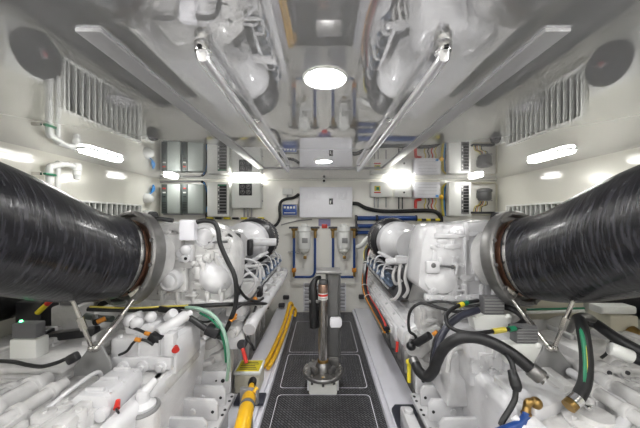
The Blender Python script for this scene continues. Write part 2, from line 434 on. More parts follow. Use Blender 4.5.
MB(1, 'box_white').cyl((cam.x, WB - .05, cam.z), (cam.x, WB - .001, cam.z), .03, n=18, bev=.006).build('base', t)
MB(1, 'black').ball((cam.x, WB - .052, cam.z), .018).build('lens', t)

# junction box and the blue display under it
x0, x1, y0, y1, z0, z1 = wb(282.5, 292, 188.5, 194.5, .07)
t = thing('junction_box', 'small pale junction box left of the centre cabinet above the blue display', 'junction box', ((x0 + x1) / 2, y1, z0))
MB(1, 'box_white').bb(x0, x1, y0, y1 - .002, z0, z1, .006).build('housing', t)
MB(1, 'grey_trim').cyl(((x0 + x1) / 2, y1 - .035, z0 - .05), ((x0 + x1) / 2, y1 - .035, z0 + .003), .012, n=10).build('cable_gland', t)
x0, x1, y0, y1, z0, z1 = wb(282, 297.5, 204, 217, .08)
t = thing('battery_monitor', 'small grey wall display with a bright blue face', 'display', ((x0 + x1) / 2, y1, z0))
MB(1, 'grey_trim').bb(x0, x1, y0, y1 - .002, z0, z1, .01).build('housing', t)
f = MB(1, 'blue_screen').bb(x0 + .012, x1 - .012, y0 - .004, y0 + .004, z0 + .03, z1 - .012, .003).build('face_plate', t)
for k in range(4): MB(1, 'box_white').bb(x0 + .025 + k * .042, x0 + .052 + k * .042, y0 - .006, y0 - .003, z1 - .062, z1 - .032, .001).build('readout', f)
MB(1, 'box_white').bb(x0 + .03, x1 - .03, y0 - .006, y0 - .003, z0 + .052, z0 + .062).build('caption_line', f)
# sign under the cabinet
x0, x1, y0, y1, z0, z1 = wb(318.5, 330.5, 219, 226, .02)
t = thing('wall_plate', 'purple-grey plate with a red tag under the centre cabinet', 'sign', ((x0 + x1) / 2, y1, z0))
MB(1, 'purple').bb(x0, x1, y0, y1 - .001, z0, z1, .003).build('plate', t)
MB(1, 'red').bb(x0 + .045, x1 - .045, y0 - .01, y0 - .001, z0 - .03, z0 + .025, .003).build('tag', t)

# right group of boxes
x0, x1, y0, y1, z0, z1 = wb(371, 392.5, 182, 197, .12)
t = thing('wall_box', 'white wall box with a small yellow and green sticker', 'control box', ((x0 + x1) / 2, y1, z0))
MB(1, 'box_white').bb(x0, x1, y0, y1 - .002, z0, z1, .008).build('housing', t)
a = at(377, 188.5, y0); s_ = MB(1, 'wire_yellow').bb(a.x - .035, a.x + .045, y0 - .002, y0 + .002, a.z - .035, a.z + .035)
s_.bb(a.x - .01, a.x + .03, y0 - .004, y0 - .001, a.z - .02, a.z + .02, m='green'); s_.bb(a.x - .04, a.x + .05, y0 - .004, y0 - .001, a.z - .062, a.z - .046, m='red'); s_.build('sticker', t)
for k in (.06, .11, .22): MB(1, 'grey_trim').cyl((x0 + k, y1 - .05, z0 - .14), (x0 + k, y1 - .05, z0 + .004), .009, n=8).build('conduit', t)
x0, x1, y0, y1, z0, z1 = wb(395, 412, 182, 197, .12)
t = thing('wall_box', 'small plain white wall box with one dark button', 'control box', ((x0 + x1) / 2, y1, z0))
MB(1, 'box_white').bb(x0, x1, y0, y1 - .002, z0, z1, .008).build('housing', t)
a = at(404, 192.5, y0); MB(1, 'black').cyl((a.x, y0 - .008, a.z), (a.x, y0 + .002, a.z), .013, n=14).build('button', t)
for k in (.07, .12): MB(1, 'black').cyl((x0 + k, y1 - .05, z0 - .16), (x0 + k, y1 - .05, z0 + .004), .009, n=8).build('conduit', t)
x0, x1, y0, y1, z0, z1 = wb(414.5, 440.5, 182, 198, .12)
t = thing('wall_box', 'wide pale blue-white wall box above red pipework', 'control box', ((x0 + x1) / 2, y1, z0))
MB(1, 'cabinet_white').bb(x0, x1, y0, y1 - .002, z0, z1, .008).build('housing', t)
for k in range(4): MB(1, 'grey_trim').bb(x0 + .05, x1 - .05, y0 - .002, y0 + .002, z0 + .05 + k * .045, z0 + .053 + k * .045).build('printed_line', t)
a = at(437, 196, y0); MB(1, 'sky_blue').bb(a.x - .02, a.x + .02, y0 - .003, y0 + .002, a.z - .015, a.z + .015).build('sticker', t)
d = WB - .06
cable('drain_pipe', 'short red pipe under the wide pale wall box', 'pipe', [at(421, 199.5, d), at(416.2, 200.5, d), at(415.6, 203, d), at(415.6, 208.5, d)], .02, 'red')
for k, (px, c) in enumerate(((425, 'wire_yellow'), (428.5, 'black'), (432, 'red'), (435.5, 'wire_yellow'))):
    cable('box_wire', '%s wire drooping under the wide pale wall box' % ['yellow', 'black', 'thin red', 'outer yellow'][k], 'wire', [at(px, 198.2, d), at(px + .6, 202, d), at(px - .8, 206, d), at(px + 1, 210, d)], .008, c, 8)

# far right: pump on a cream frame
d = WB - .05
fr = thing('cable_guard', 'thin cream frame fixed to the wall round the dark motor', 'guard', at(484, 213, WB), None)
MB(1, 'cream').tube([at(472.5, 183, d), at(495, 183, d), at(496.5, 185, d), at(496.5, 213, d), at(495, 214.5, d), at(472.5, 214.5, d)], .012, 8, 1).build('bar', fr)
c = at(484.5, 194, WB - .12)
t = thing('electric_motor', 'dark grey round motor on the right end of the back wall', 'motor', (c.x, WB, c.z - .1))
MB(1, 'post_grey').lathe([(0, -.09), (.07, -.09), (.085, -.07), (.085, .02), (.095, .03), (.095, .055), (.06, .075), (0, .08)], c, (0, 0, 1), 24).build('casing', t)
MB(1, 'post_grey').bb(c.x - .05, c.x + .05, c.y + .05, WB - .002, c.z - .05, c.z + .03, .01).build('bracket', t)
for k in range(6): MB(1, 'grey_plate').cyl((c.x - .06 + k * .024, c.y - .065, c.z - .1), (c.x - .06 + k * .024, c.y - .065, c.z - .085), .008, n=8).build('terminal', t)
cols = ('wire_yellow', 'black', 'orange', 'box_white', 'wire_yellow', 'mesh_dark')
for k in range(6):
    q = at(481 + k * 1.2, 201, WB - .1); e = at(473.5 + k * 1.6, 212.5, WB - .05)
    cable('motor_wire', '%s wire from the dark round motor down to the wire rail' % ['outermost left yellow', 'second, black', 'third, orange', 'fourth, white', 'fifth, yellow', 'rightmost grey'][k], 'wire', [q, q + Vector((-.03 + .006 * k, 0, -.05)), (q + e) / 2 + Vector((-.03, 0, 0)), e], .006, cols[k], 8, 'wires of the dark motor')
t = MB(1, 'mesh_dark').bb(at(472.5, 0, d).x, at(494, 0, d).x, d - .02, WB - .002, at(0, 213.6, d).z, at(0, 211.6, d).z, .004).build('wire_rail')
tag(t, 'dark slotted rail where the motor wires end', 'rail')
# yellow/blue bundle
for k, (c, dx) in enumerate((('wire_yellow', 0), ('sky_blue', 1.4), ('black', 2.6), ('wire_yellow', -1.3))):
    cable('wall_wire', '%s wire in the bundle left of the right breaker box' % ['thick yellow', 'bright blue', 'black', 'leftmost thin yellow'][k], 'wire', [at(447 + dx * .4, 183, d), at(443.5 + dx, 187, d), at(443 + dx, 195, d + .02), at(442.5 + dx, 203, d), at(444 + dx, 216, d)], .011 if k != 3 else .007, c, 8, 'bundle left of the right breaker box')
a = at(441.5, 197, WB - .13)
tag(MB(1, 'yellow').ball(a, (.03, .02, .03)).cyl(a, a + Vector((0, .128, 0)), .012).build('cable_plug'), 'round yellow plug at the corner of the wide pale wall box', 'plug')

# long black wavy hose and other dark wall cables
d = WB - .06
cable('wall_hose', 'black hose waving from the centre cabinet to the right', 'hose', [at(352.6, 203.5, d), at(358, 204, d), at(366, 208, d), at(380, 211, d), at(400, 211.3, d), at(425, 210.5, d), at(436, 212, d), at(441, 218, d), at(441, 224, d)], .027, 'rubber', 12)
cable('display_cable', 'black cable curving down left of the blue display', 'cable', [at(299, 194, d), at(294, 197.5, d), at(286, 199, d), at(281, 202, d), at(279.5, 209, d), at(280, 217, d), at(277, 224, d), at(271, 228, d)], .020, 'rubber', 10)
cable('inverter_cable', 'dark cable running down right of the inverters', 'cable', [at(201.5, 181.5, d), at(204.5, 184, d), at(205.5, 192, d), at(206, 205, d), at(206.5, 220, d)], .017, 'rubber', 10)
cable('inverter_wire', 'blue wire beside the dark cable at the inverters', 'wire', [at(203.5, 182, d - .03), at(206, 188, d - .03), at(207.5, 197, d + .035), at(206.3, 212, d - .03)], .008, 'sky_blue', 8)
for k in range(7):
    px = 210 + k * 8.5
    tag(MB(1, 'label_yellow' if k % 2 == 0 else 'black').box(at(px, 218.3, WB - .07), (.085, .05, .03), .008).cyl(at(px, 218.3, WB - .06), at(px, 218.3, WB - .001), .008).build('cable_clamp'),
        '%s clamp, number %s from the left under the breaker and gauge boxes' % ('yellow' if k % 2 == 0 else 'black', ['one', 'two', 'three', 'four', 'five', 'six', 'seven'][k]), 'clamp', 'clamps under the left boxes')
cable('thin_conduit', 'thin grey line sagging from the blue display cable to under the cabinet', 'conduit', [at(281, 225, d), at(290, 222.5, d), at(300, 220.5, d), at(312, 219.5, d)], .008, 'grey_plate', 8)
# blue pipes behind right air filter
for k, (p0, p1, py, r) in enumerate(((357, 376, 218.2, .030), (377.5, 416, 218.2, .034), (357, 376, 226, .028), (357, 376, 232.5, .024))):
    d = WB - .08
    tag(MB(1, 'blue').cyl(at(p0, py, d), at(p1, py, d), r, n=16).cyl(at(p0 - .6, py, d), at(p0 + .4, py, d), r + .008, n=16, m='black').cyl(at(p1 - .4, py, d), at(p1 + .6, py, d), r + .008, n=16, m='black').build('blue_pipe'),
        ['topmost short blue pipe left of the bracket on the back wall', 'long blue pipe under the wavy black hose', 'middle short blue pipe behind the right air filter', 'lowest short blue pipe behind the right air filter'][k], 'pipe', 'level blue pipes on the back wall')
for px in (356, 376.8):
    x, zt, zb = at(px, 0, WB - .02).x, at(0, 215, WB - .02).z, at(0, 236, WB - .02).z
    tag(MB(1, 'black').bb(x - .012, x + .012, WB - .05, WB - .002, zb, zt, .003).build('pipe_bracket'), 'black upright bracket at the %s of the blue pipes' % ('left end' if px < 360 else 'middle joint'), 'bracket')
for k in range(5):
    px = 419 + k * 4.6
    tag(MB(1, 'label_yellow' if k % 2 == 0 else 'black').box(at(px, 219.8, WB - .07), (.06, .05, .035), .01).cyl(at(px, 219.8, WB - .06), at(px, 219.8, WB - .001), .008).build('cable_clamp'), '%s clamp, %s from the left right of the long blue pipe' % ('yellow' if k % 2 == 0 else 'black', ['first', 'second', 'third', 'fourth', 'fifth'][k]), 'clamp', 'clamps right of the blue pipe')

# fuel filters with brass valves and blue pipes
def fuel_filter(px, side):
    d = WB - .13; c = at(px, 240, d); k_ = d / F
    t = thing('fuel_filter', 'white fuel filter on the back wall, %s of the floor post' % side, 'fuel filter', (c.x, WB, at(0, 256, d).z), 'fuel filters')
    def Z(py): return at(0, py, d).z
    r = 7.0 * k_
    MB(1, 'pvc').lathe([(0, Z(224)), (r * .45, Z(224)), (r * .5, Z(226)), (r * .95, Z(227)), (r * 1.0, Z(231)), (r * .85, Z(232)), (r * .85, Z(233)), (0, Z(233))], (c.x, c.y, 0), (0, 0, 1), 24).build('filter_head', t)
    b = MB(1, 'pvc').lathe([(0, Z(233)), (r * .88, Z(233)), (r * .92, Z(236)), (r * .9, Z(247)), (r * .8, Z(248.5)), (0, Z(248.5))], (c.x, c.y, 0), (0, 0, 1), 24).build('canister', t)
    MB(1, 'grey_plate').box((c.x + .01, c.y - r * .9, Z(240)), (r * .8, .006, 5 * k_), .001).build('paper_label', b)
    MB(1, 'clear_bowl').lathe([(r * .7, Z(248.4)), (r * .72, Z(251)), (r * .4, Z(253.5)), (r * .2, Z(254)), (r * .2, Z(256)), (0, Z(256))], (c.x, c.y, 0), (0, 0, 1), 20).build('bowl', t)
    MB(1, 'brass').bb(c.x - .012, c.x + .03, c.y - .05, c.y - .02, Z(258.5), Z(255.5), .005).build('drain_tap', t)
    MB(1, 'box_white').bb(c.x - .05, c.x + .05, c.y + .03, WB - .002, Z(236), Z(226), .006).build('bracket', t)
    for s in (-1, 1):
        e = c.x + s * 10.7 * k_
        v = MB(1, 'brass').cyl((c.x + s * r * .9, c.y, Z(229)), (e, c.y, Z(229)), .022, n=14)
        v.ball((e, c.y, Z(229)), .036).cyl((e, c.y, Z(238)), (e, c.y, Z(229)), .020, n=14)
        v.build('valve', t)
        MB(1, 'mesh_dark').bb(e - .06, e + .06, c.y - .05, c.y - .035, Z(228.5), Z(226.5), .004).build('valve_lever', t)
    return c
fuel_filter(304.5, 'left'); fuel_filter(343.5, 'right')
d = WB - .13
for k, (px, lo, ends) in enumerate(((294, 277, 1), (315, 277, 0), (333, 277, 0), (354.2, 277, -1))):
    g = 'upright blue fuel pipes'
    lab = ['blue pipe dropping left of the left fuel filter', 'blue pipe dropping right of the left fuel filter, behind the floor post', 'blue pipe dropping left of the right fuel filter', 'blue pipe dropping right of the right fuel filter'][k]
    if k in (0, 3): pts = [at(px, 238, d), at(px, 255, d), at(px, 268, d)]
    elif k == 1: pts = [at(px, 238, d), at(px, 255, d), at(px, 268, d), at(px - 1, 274, d), at(px - 4, 276.7, d), at(px - 10, 277, d), at(px - 20.5, 277, d)]
    else: pts = [at(px, 238, d), at(px, 255, d), at(px, 268, d), at(px + 1, 274, d), at(px + 4, 276.7, d), at(px + 10, 277, d), at(px + 20.5, 277, d)]
    cable('fuel_pipe', lab, 'pipe', pts, .017, 'blue', 12, g)
    if k in (0, 3):
        q = at(px, 270, d)
        tag(MB(1, 'orange').box(q, (.06, .06, .06), .015).cyl(q, q + Vector((0, .128, 0)), .014, m='brass').cyl(q + Vector((0, 0, -.09)), q, .018, m='brass').build('pipe_valve'), 'orange and brass valve under the blue pipe on the %s' % ('left' if k == 0 else 'right'), 'valve')
tag(MB(1, 'steel').cyl(at(288, 252, WB - .06), at(300, 252, WB - .06), .010, n=10).cyl(at(289, 252, WB - .06), at(289, 252, WB - .001), .01, n=8).build('vent_pipe'), 'thin level steel pipe left of the left fuel filter', 'pipe')

# louvred vents low on the back wall behind the post
for s, px0, px1 in (('left', 303.5, 320), ('right', 327, 346)):
    x0, x1, y0, y1, z0, z1 = wb(px0, px1, 283, 311.5, .02)
    t = thing('wall_vent', 'low white slotted wall vent behind the floor post, %s side' % s, 'vent', ((x0 + x1) / 2, WB, z0), 'low vents behind the post')
    MB(1, 'grey_trim').bb(x0 + .008, x1 - .008, WB - .006, WB - .001, z0 + .008, z1 - .008).build('backing', t)
    p = MB(1, 'cabinet_white').bb(x0, x0 + .014, y0, WB - .001, z0, z1).bb(x1 - .014, x1, y0, WB - .001, z0, z1)
    n = 8
    for k in range(n):
        zc = z0 + (z1 - z0) * (k + .5) / n
        p.box(((x0 + x1) / 2, WB - .013, zc), (x1 - x0 - .02, .006, (z1 - z0) / n * .62), 0, (.5, 0, 0))
    p.build('slat_panel', t)
for k, (px, py) in enumerate(((286, 297.5), (281.5, 305.5))):
    a = at(px, py, WB - .04)
    tag(MB(1, 'mesh_dark').box((a.x, WB - .03, a.z), (.085, .058, .055), .012).build('wall_socket'), 'small dark socket low on the back wall, the %s one' % ('upper' if k == 0 else 'lower'), 'socket')
a = at(362, 297, WB - .04)
tag(MB(1, 'mesh_dark').box((a.x, WB - .03, a.z), (.09, .058, .06), .012).build('wall_socket'), 'small dark socket low on the back wall right of the post', 'socket')

# ================================================================ side walls: louvres, fans, plumbing
def louvre(s, W, ya, yb, zb, zt, label):
    t = thing('louvre_vent', label, 'vent', (s * W, (ya + yb) / 2, zb), 'side wall louvres')
    MB(s, 'dark_gap').bb(W - .012, W - .001, ya + .02, yb - .02, zb + .02, zt - .02).build('backing', t)
    fr = MB(s, 'box_white')
    fr.bb(W - .06, W - .001, ya, ya + .02, zb, zt, .004).bb(W - .06, W - .001, yb - .02, yb, zb, zt, .004)
    fr.bb(W - .06, W - .001, ya + .02, yb - .02, zt - .02, zt, .004).bb(W - .06, W - .001, ya + .02, yb - .02, zb, zb + .02, .004)
    fr.build('frame', t)
    n = 14; sl = MB(s, 'box_white')
    for k in range(n):
        y = ya + .02 + (yb - ya - .04) * (k + .5) / n
        sl.box((W - .035, y, (zb + zt) / 2), (.060, .010, zt - zb - .04), 0, (0, 0, R(20)))
    sl.build('slat_panel', t)
louvre(-1, -WL, 2.40, 3.44, 1.0, 1.475, 'white upright-slat louvre on the left wall')
louvre(1, WR, 2.55, 3.62, 1.0, 1.475, 'white upright-slat louvre on the right wall')
def fan(s, W, y, z, r, label):
    t = thing('extractor_fan', label, 'fan', (s * W, y, z - r), 'round black wall fans')
    ax = (-1, 0, 0); o = (W - .002, y, z)
    MB(s, 'box_white').bb(W - .05, W - .001, y - r * 1.15, y + r * 1.15, z - r * 1.15, z + r * 1.15, .01).build('back_plate', t)
    MB(s, 'mesh_dark').lathe([(0, .05), (r, .05), (r * 1.02, .075), (r * .97, .11), (r * .6, .125), (r * .28, .125), (0, .125)], o, ax, 36).build('casing', t)
    MB(s, 'grey_trim').lathe([(0, .124), (r * .2, .124), (r * .17, .135), (0, .136)], o, ax, 20).ring((W - .137, y, z), (1, 0, 0), r * .09, r * .025, 16, 6, 'red').build('hub', t)
fan(-1, -WL, 2.16, 1.13, .17, 'large round black fan low on the left wall')
fan(-1, -WL, 3.62, 1.31, .085, 'small round black fan on the left wall by the inverters')
fan(1, WR, 2.30, 1.13, .17, 'large round black fan low on the right wall')
fan(1, WR, 3.79, 1.31, .075, 'small round black fan on the right wall by the back corner')
for s, W, y in ((-1, -WL, 2.85), (1, WR, 3.0)):
    t = thing('air_cap', 'ribbed pale round cap in front of the %s louvre' % ('left' if s < 0 else 'right'), 'vent cap', (s * (W - .2), y, 1.1), 'pale round caps')
    MB(s, 'grey_trim').lathe([(0, -.02), (.12, -.02), (.135, .0), (.12, .03), (.05, .05), (0, .05)], (W - .22, y, 1.2), (0, 0, 1), 30).build('cap', t)
    MB(s, 'pvc').cyl((W - .22, y, 1.14), (W - .22, y, 1.185), .06).bb(W - .22, W - .065, y - .03, y + .03, 1.10, 1.145, .008).build('stem', t)
# white plastic plumbing on the left wall
W = -WL
def wp(px, py, off=.07):
    d = (W - off) * F / (CX - px); return at(px, py, d)
t = thing('pvc_valve', 'white plastic pipe elbow and valve on the left wall', 'pipe', (WL, 2.35, 1.3))
a, b = wp(49, 166), wp(59, 164.5)
MB(1, 'pvc').tube([Vector((a.x, a.y, 1.22)), Vector((a.x, a.y, a.z - .05)), a + Vector((0, .03, 0)), b + Vector((.02, 0, 0))], .024, 12).build('pipe', t)
MB(1, 'pvc').cyl(Vector((a.x, a.y + .075, 1.22)), Vector((a.x, a.y + .075, a.z)), .02, n=12).build('pipe', t)
MB(1, 'pvc').cyl(b, wp(68, 164.5), .022).cyl(b - Vector((0, .014, 0)), b + Vector((0, .018, 0)), .03).build('union', t)
c = wp(77, 170, .09)
MB(1, 'pvc').lathe([(0, -.085), (.022, -.085), (.026, -.05), (.03, -.045), (.03, -.01), (.035, -.005), (.035, .045), (.026, .06), (0, .062)], c, (0, 0, 1), 20).cyl(wp(68, 164.5), c + Vector((0, 0, .02)), .024).build('valve', t)
h = wp(50, 174.5, .09); MB(1, 'green').box(h, (.03, .09, .018), .006).build('handle', t)
MB(1, 'steel').bb(WL + .001, WL + .07, h.y - .06, h.y - .045, h.z - .012, h.z + .012).build('clip', t)
for k, (u_, z_, r_, lab) in enumerate(((1.72, .70, .09, 'inner black pipe running along under the louvre on the %s'), (1.80, .52, .10, 'lowest black pipe running along the hull on the %s'))):
    for s in (-1, 1):
        hp = MB(s, 'rubber')
        if z_ < .6:
            for y in (2.5, 3.0, 3.5): hp.bb(u_ - .03, u_ + .03, y - .03, y + .03, -.42, z_)
        tag(hp.tube([(u_, 3.7, z_), (u_, 3.0, z_), (u_, 2.6, z_ + .01), (u_ + .02, 2.35, z_)], r_, 20).build('hull_pipe'), lab % ('left' if s < 0 else 'right'), 'pipe', 'black pipes along the hull')
c = wp(151, 199, .06)
t = thing('bilge_blower', 'small grey dome with blue wires on the left wall near the inverters', 'blower', (WL, c.y, c.z - .06))
MB(1, 'pvc').dome((WL + .002, c.y, c.z), (1, 0, 0), .075, .09).build('dome', t)
for k in range(3): MB(1, 'sky_blue').tube([(WL + .03, c.y + .03 - .02 * k, c.z + .05), (WL + .08, c.y + .02 * k, c.z + .12), (WL + .05, c.y + .06, c.z + .15 + .02 * k), (WL + .01, c.y + .09, c.z + .1)], .007, 8).build('wire', t)
# conduits that run across the upper back wall
d = WB - .03
cable('wall_conduit', 'thin grey conduit above the inverters on the back wall', 'conduit', [at(160, 182, d), at(180, 181.4, d), at(201, 181.4, d)], .010, 'grey_trim', 8)
# ================================================================ engines
rng = random.Random(7)
FO, FA = Vector((1.03, 1.49, 1.10)), Vector((.40, -.89, .16)).normalized()
def engine(s):
    side = 'left' if s < 0 else 'right'
    t = thing('marine_engine', 'white marine engine %s of the walkway' % side + (', round cap on its end' if s < 0 else ', smooth end housing'), 'engine', (s * 1.0, 2.5, -.42), 'twin marine engines')
    P = lambda m='cast_white': MB(s, m)
    # sump and crankcase
    b = P().prism([(.72, -.40), (.70, -.05), (1.38, -.05), (1.30, -.40)], 'y', 1.75, 3.35, .02)
    b.build('oil_pan', t)
    b = P().prism([(.74, -.05), (.72, .40), (.74, .64), (.95, .74), (1.25, .70), (1.45, .45), (1.40, -.05)], 'y', 1.92, 3.45, .02)
    for k in range(7): b.box((.73, 1.96 + k * .235, .18), (.06, .05, .42), .012)
    b.build('crankcase', t)
    # inner flank: wide sloping cover with long ridges, a pair of coolant pipes
    sl = math.atan2(.13, .24)
    cov = P('engine_white').prism([(.50, .50), (.515, .575), (.76, .70), (.80, .66), (.62, .46), (.54, .46)], 'y', 1.80, 3.42, .012)
    for u, z in ((.565, .603), (.63, .636), (.70, .672)): cov.box((u, 2.61, z), (.022, 1.58, .02), .006, (0, -sl, 0))
    for k in range(7):
        cov.bolt((.535, 1.86 + k * .25, .59), (-.45, 0, .9), .010, .012); cov.bolt((.735, 1.86 + k * .25, .69), (-.45, 0, .9), .010, .012)
    cov.build('bank_cover', t)
    if s < 0:
        P('engine_white').tube([(.47, 1.78, .60), (.465, 2.0, .63), (.465, 3.35, .64), (.50, 3.45, .66)], .042, 16).build('coolant_pipe', t)
        P('engine_white').tube([(.55, 1.85, .655), (.55, 3.35, .665), (.58, 3.45, .68)], .034, 16).build('coolant_pipe', t)
        for k in range(5): P('cast_white').bb(.44, .58, 2.0 + k * .3, 2.025 + k * .3, .585, .70, .008).build('pipe_clip', t)
    else:
        P('engine_white').bb(.49, .515, 1.9, 3.35, .47, .57, .008).build('edge_rail', t)
        for k in range(6): P('engine_white').bb(.478, .492, 1.98 + k * .24, 2.14 + k * .24, .49, .55, .006).build('edge_cover', t)
    # cylinder heads, injectors, fuel lines
    for k in range(6):
        y = 2.22 + k * .18
        h = P('cast_white').prism([(.66, .66), (.60, .80), (.70, .92), (.92, .90), (.95, .70)], 'y', y - .08, y + .08, .015)
        for dy in (-.05, .05): h.bolt((.645, y + dy, .865), (-.7, 0, .6), .010, .014)
        h.build('cylinder_head', t)
        i = P('steel_blue').cyl((.61, y, .74), (.50, y - .03, .82), .030, .026, 14).cyl((.50, y - .03, .82), (.465, y - .04, .85), .018, n=12).cyl((.56, y - .012, .777), (.54, y - .018, .792), .036, n=14, m='mesh_dark').cyl((.60, y + .07, .79), (.52, y + .05, .86), .016, n=12)
        i.build('fuel_injector', t)
        if k % 2 == 0: P('engine_white').tube([(.47, y - .04, .84), (.47, y - .03, .90), (.50, y - .05, .965), (.57, y - .05, .96), (.62, y - .03, .93)], .0085, 8).build('fuel_line', t)
        P('engine_white').tube([(.53, y + .05, .74), (.48, y + .05, .80), (.485, y + .06, .88), (.53, y + .07, .90), (.60, y + .06, .88)], .0075, 8).build('fuel_line', t)
        P('black').box((.555, y + .07, .80), (.05, .04, .05), .008).build('injector_plug', t)
    P('mesh_dark').prism([(.545, .69), (.535, .72), (.595, .84), (.66, .93), (.70, .90), (.64, .70)], 'y', 2.10, 3.28, .006).build('injector_dark_plate', t)  # dark plate added to make the background behind the injectors darker
    P('engine_white').cyl((.535, 2.05, .985), (.535, 3.1, .985), .018, n=12).build('fuel_rail', t)
    # charge air housing and manifold on top
    m = P('engine_white').prism([(.80, .90), (.78, 1.06), (.86, 1.18), (1.18, 1.20), (1.34, 1.05), (1.30, .72), (.95, .72)], 'y', 2.16, 3.40, .03)
    m.greeble_top(.8, 1.2, 2.2, 3.3, 1.19, 18, rng, .03)
    m.build('charge_air_housing', t)
    P('cast_white').cyl((1.34, 2.0, .95), (1.34, 3.3, .95), .10, n=24, bev=.02).build('exhaust_manifold', t)
    # air filter at the far inner end: tapering duct, white drum face, black rubber ring, dark mesh element
    ax = (0, 1, 0)
    cu, cz = .69, 1.09
    P('engine_white').lathe([(0, 2.18), (.12, 2.18), (.125, 2.40), (.165, 2.46), (.186, 2.48), (.190, 2.62), (.165, 2.66), (0, 2.66)], (cu, 0, cz), ax, 36).build('filter_duct', t)
    rr = P('black')
    for k in range(3): rr.ring((cu, 2.67 + .04 * k, cz), ax,   .172 + .007 * k, .033, 36, 10)
    rr.cyl((cu, 2.64, cz), (cu, 2.78, cz), .175, .19, 36)
    rr.build('rubber_ring', t)
    fe = P('mesh_dark').lathe([(0, 2.77), (.202, 2.77), (.216, 2.79), (.216, 2.98), (.20, 3.0), (0, 3.0)], (cu, 0, cz), ax, 40)
    for k in range(40):
        a = 2 * math.pi * k / 40; fe.box((cu + .217 * math.cos(a), 2.885, cz + .217 * math.sin(a)), (.008, .19, .010), 0, (0, -a, 0), m='rubber')
    fe.build('filter_element', t)
    P('steel').ring((cu, 2.80, cz), ax, .217, .006, 40, 6).build('filter_clamp', t)
    # turbo housing at the near end
    if s < 0:
        h = P('cast_white').prism([(.53, .86), (.51, 1.0), (.52, 1.16), (.62, 1.255), (.70, 1.285), (.97, 1.285), (1.02, 1.2), (1.04, .80), (.60, .80)], 'y', 1.62, 1.86, .03)
        h.bb(.74, .90, 1.585, 1.64, 1.02, 1.16, .015).bb(.80, .99, 1.58, 1.64, 1.10, 1.22, .012)
        for u in (.58, .66, .74, .83, .92): h.box((u, 1.615, .85), (.022, .05, .08), .008)
        for u in (.56, .63, .70, .77, .85, .93, .99): h.bolt((u, 1.605, .815), (0, -1, 0), .011, .014)
        for k in range(7): h.bolt((.985 - .0 * k, 1.61, .88 + .055 * k), (0, -1, 0), .009, .012)
        h.bb(.52, 1.04, 1.595, 1.64, .795, .84, .01)
        h.greeble_front(.56, 1.0, .86, 1.24, 1.62, 70, rng, .04, .75)
        h.build('turbo_housing', t)
        P('cabinet_white').bb(.715, .80, 1.555, 1.60, 1.185, 1.30, .006).build('control_unit', t)
        P('engine_white').lathe([(0, -.03), (.062, -.03), (.066, 0), (.05, .012), (.046, .004), (.03, .006), (0, .03)], (.675, 1.60, 1.205), (0, -1, 0), 30).build('turbo_cover', t)
        q = P('cast_white').bb(.775, .925, 1.585, 1.63, .885, 1.035, .015); 
        for a in (-1, 1):
            for c in (-1, 1): q.bolt((.85 + a * .06, 1.583, .96 + c * .06), (0, -1, 0), .009, .010)
        q.build('cap_base', t)
        P('engine_white').lathe([(0, 0), (.06, 0), (.06, .03), (.05, .045), (.035, .045), (.03, .05), (0, .055)], (.85, 1.585, .96), (0, -1, 0), 30).build('round_cap', t)
        P('engine_white').lathe([(0, -.06), (.105, -.05), (.115, -.02), (.10, .03), (.07, .055), (.04, .065), (0, .067)], (.62, 1.64, .985), (-.15, -1, .35), 32).build('compressor_belly', t)
        P('engine_white').tube([(.60, 1.60, 1.09), (.56, 1.575, 1.05), (.515, 1.58, .98), (.50, 1.62, .90)], .010, 12).build('oil_line', t)
        k_ = P('engine_white').bb(.74, .82, 1.57, 1.61, 1.06, 1.14, .012).cyl((.76, 1.575, 1.085), (.76, 1.55, 1.085), .022, n=16).cyl((.80, 1.575, 1.11), (.80, 1.555, 1.11), .016, n=14).ball((.77, 1.57, 1.13), .03)
        k_.build('sensor_block', t)
        P('black').cyl((.76, 1.551, 1.085), (.76, 1.547, 1.085), .009, n=10).build('sensor_hole', t)
        P('post_grey').cyl((.545, 1.60, 1.175), (.655, 1.60, 1.17), .007, n=8).build('linkage_rod', t)
        P('engine_white').cyl((.38, 2.28, 1.115), (.66, 2.22, 1.115), .032, n=18, bev=.004).build('breather_pipe', t)
        P('black').box((.60, 1.95, 1.13), (.05, .06, .15), .02).build('cable_plug', t)
        P('black').box((.52, 2.0, 1.10), (.04, .06, .12), .015).build('cable_plug', t)
        k = P('engine_white').bb(.44, .60, 2.0, 2.02, .955, .975, .004).bb(.44, .60, 2.0, 2.02, .855, .875, .004).bb(.44, .46, 2.0, 2.02, .86, .97, .004).bb(.58, .60, 2.0, 2.02, .86, .97, .004).box((.52, 2.01, .915), (.018, .02, .13), .004, (0, .8, 0))
        k.build('bracket', t)
        P('engine_white').tube([(.56, 1.9, .90), (.50, 1.93, .93), (.47, 1.95, .86), (.52, 1.95, .78), (.58, 1.95, .74)], .009, 10).build('oil_line', t)
        P('engine_white').tube([(.60, 1.95, 1.02), (.55, 1.99, 1.02), (.49, 2.05, .98), (.50, 2.1, .88), (.56, 2.1, .80)], .009, 10).build('oil_line', t)
    else:
        h = P('engine_white').prism([(.56, .90), (.585, 1.16), (.62, 1.27), (1.02, 1.30), (1.08, 1.2), (1.08, .80), (.70, .80)], 'y', 1.66, 1.92, .035)
        h.bb(.60, 1.05, 1.635, 1.68, .82, .86, .01)
        for u in (.62, .70, .78, .86, .94, 1.02): h.bolt((u, 1.63, .84), (0, -1, 0), .011, .014)
        h.box((.84, 1.655, 1.02), (.012, .02, .36), .003)
        h.greeble_front(.64, 1.04, .84, 1.02, 1.66, 34, rng, .03, .7).greeble_front(.64, 1.04, 1.0, 1.25, 1.66, 16, rng, .014, .8)
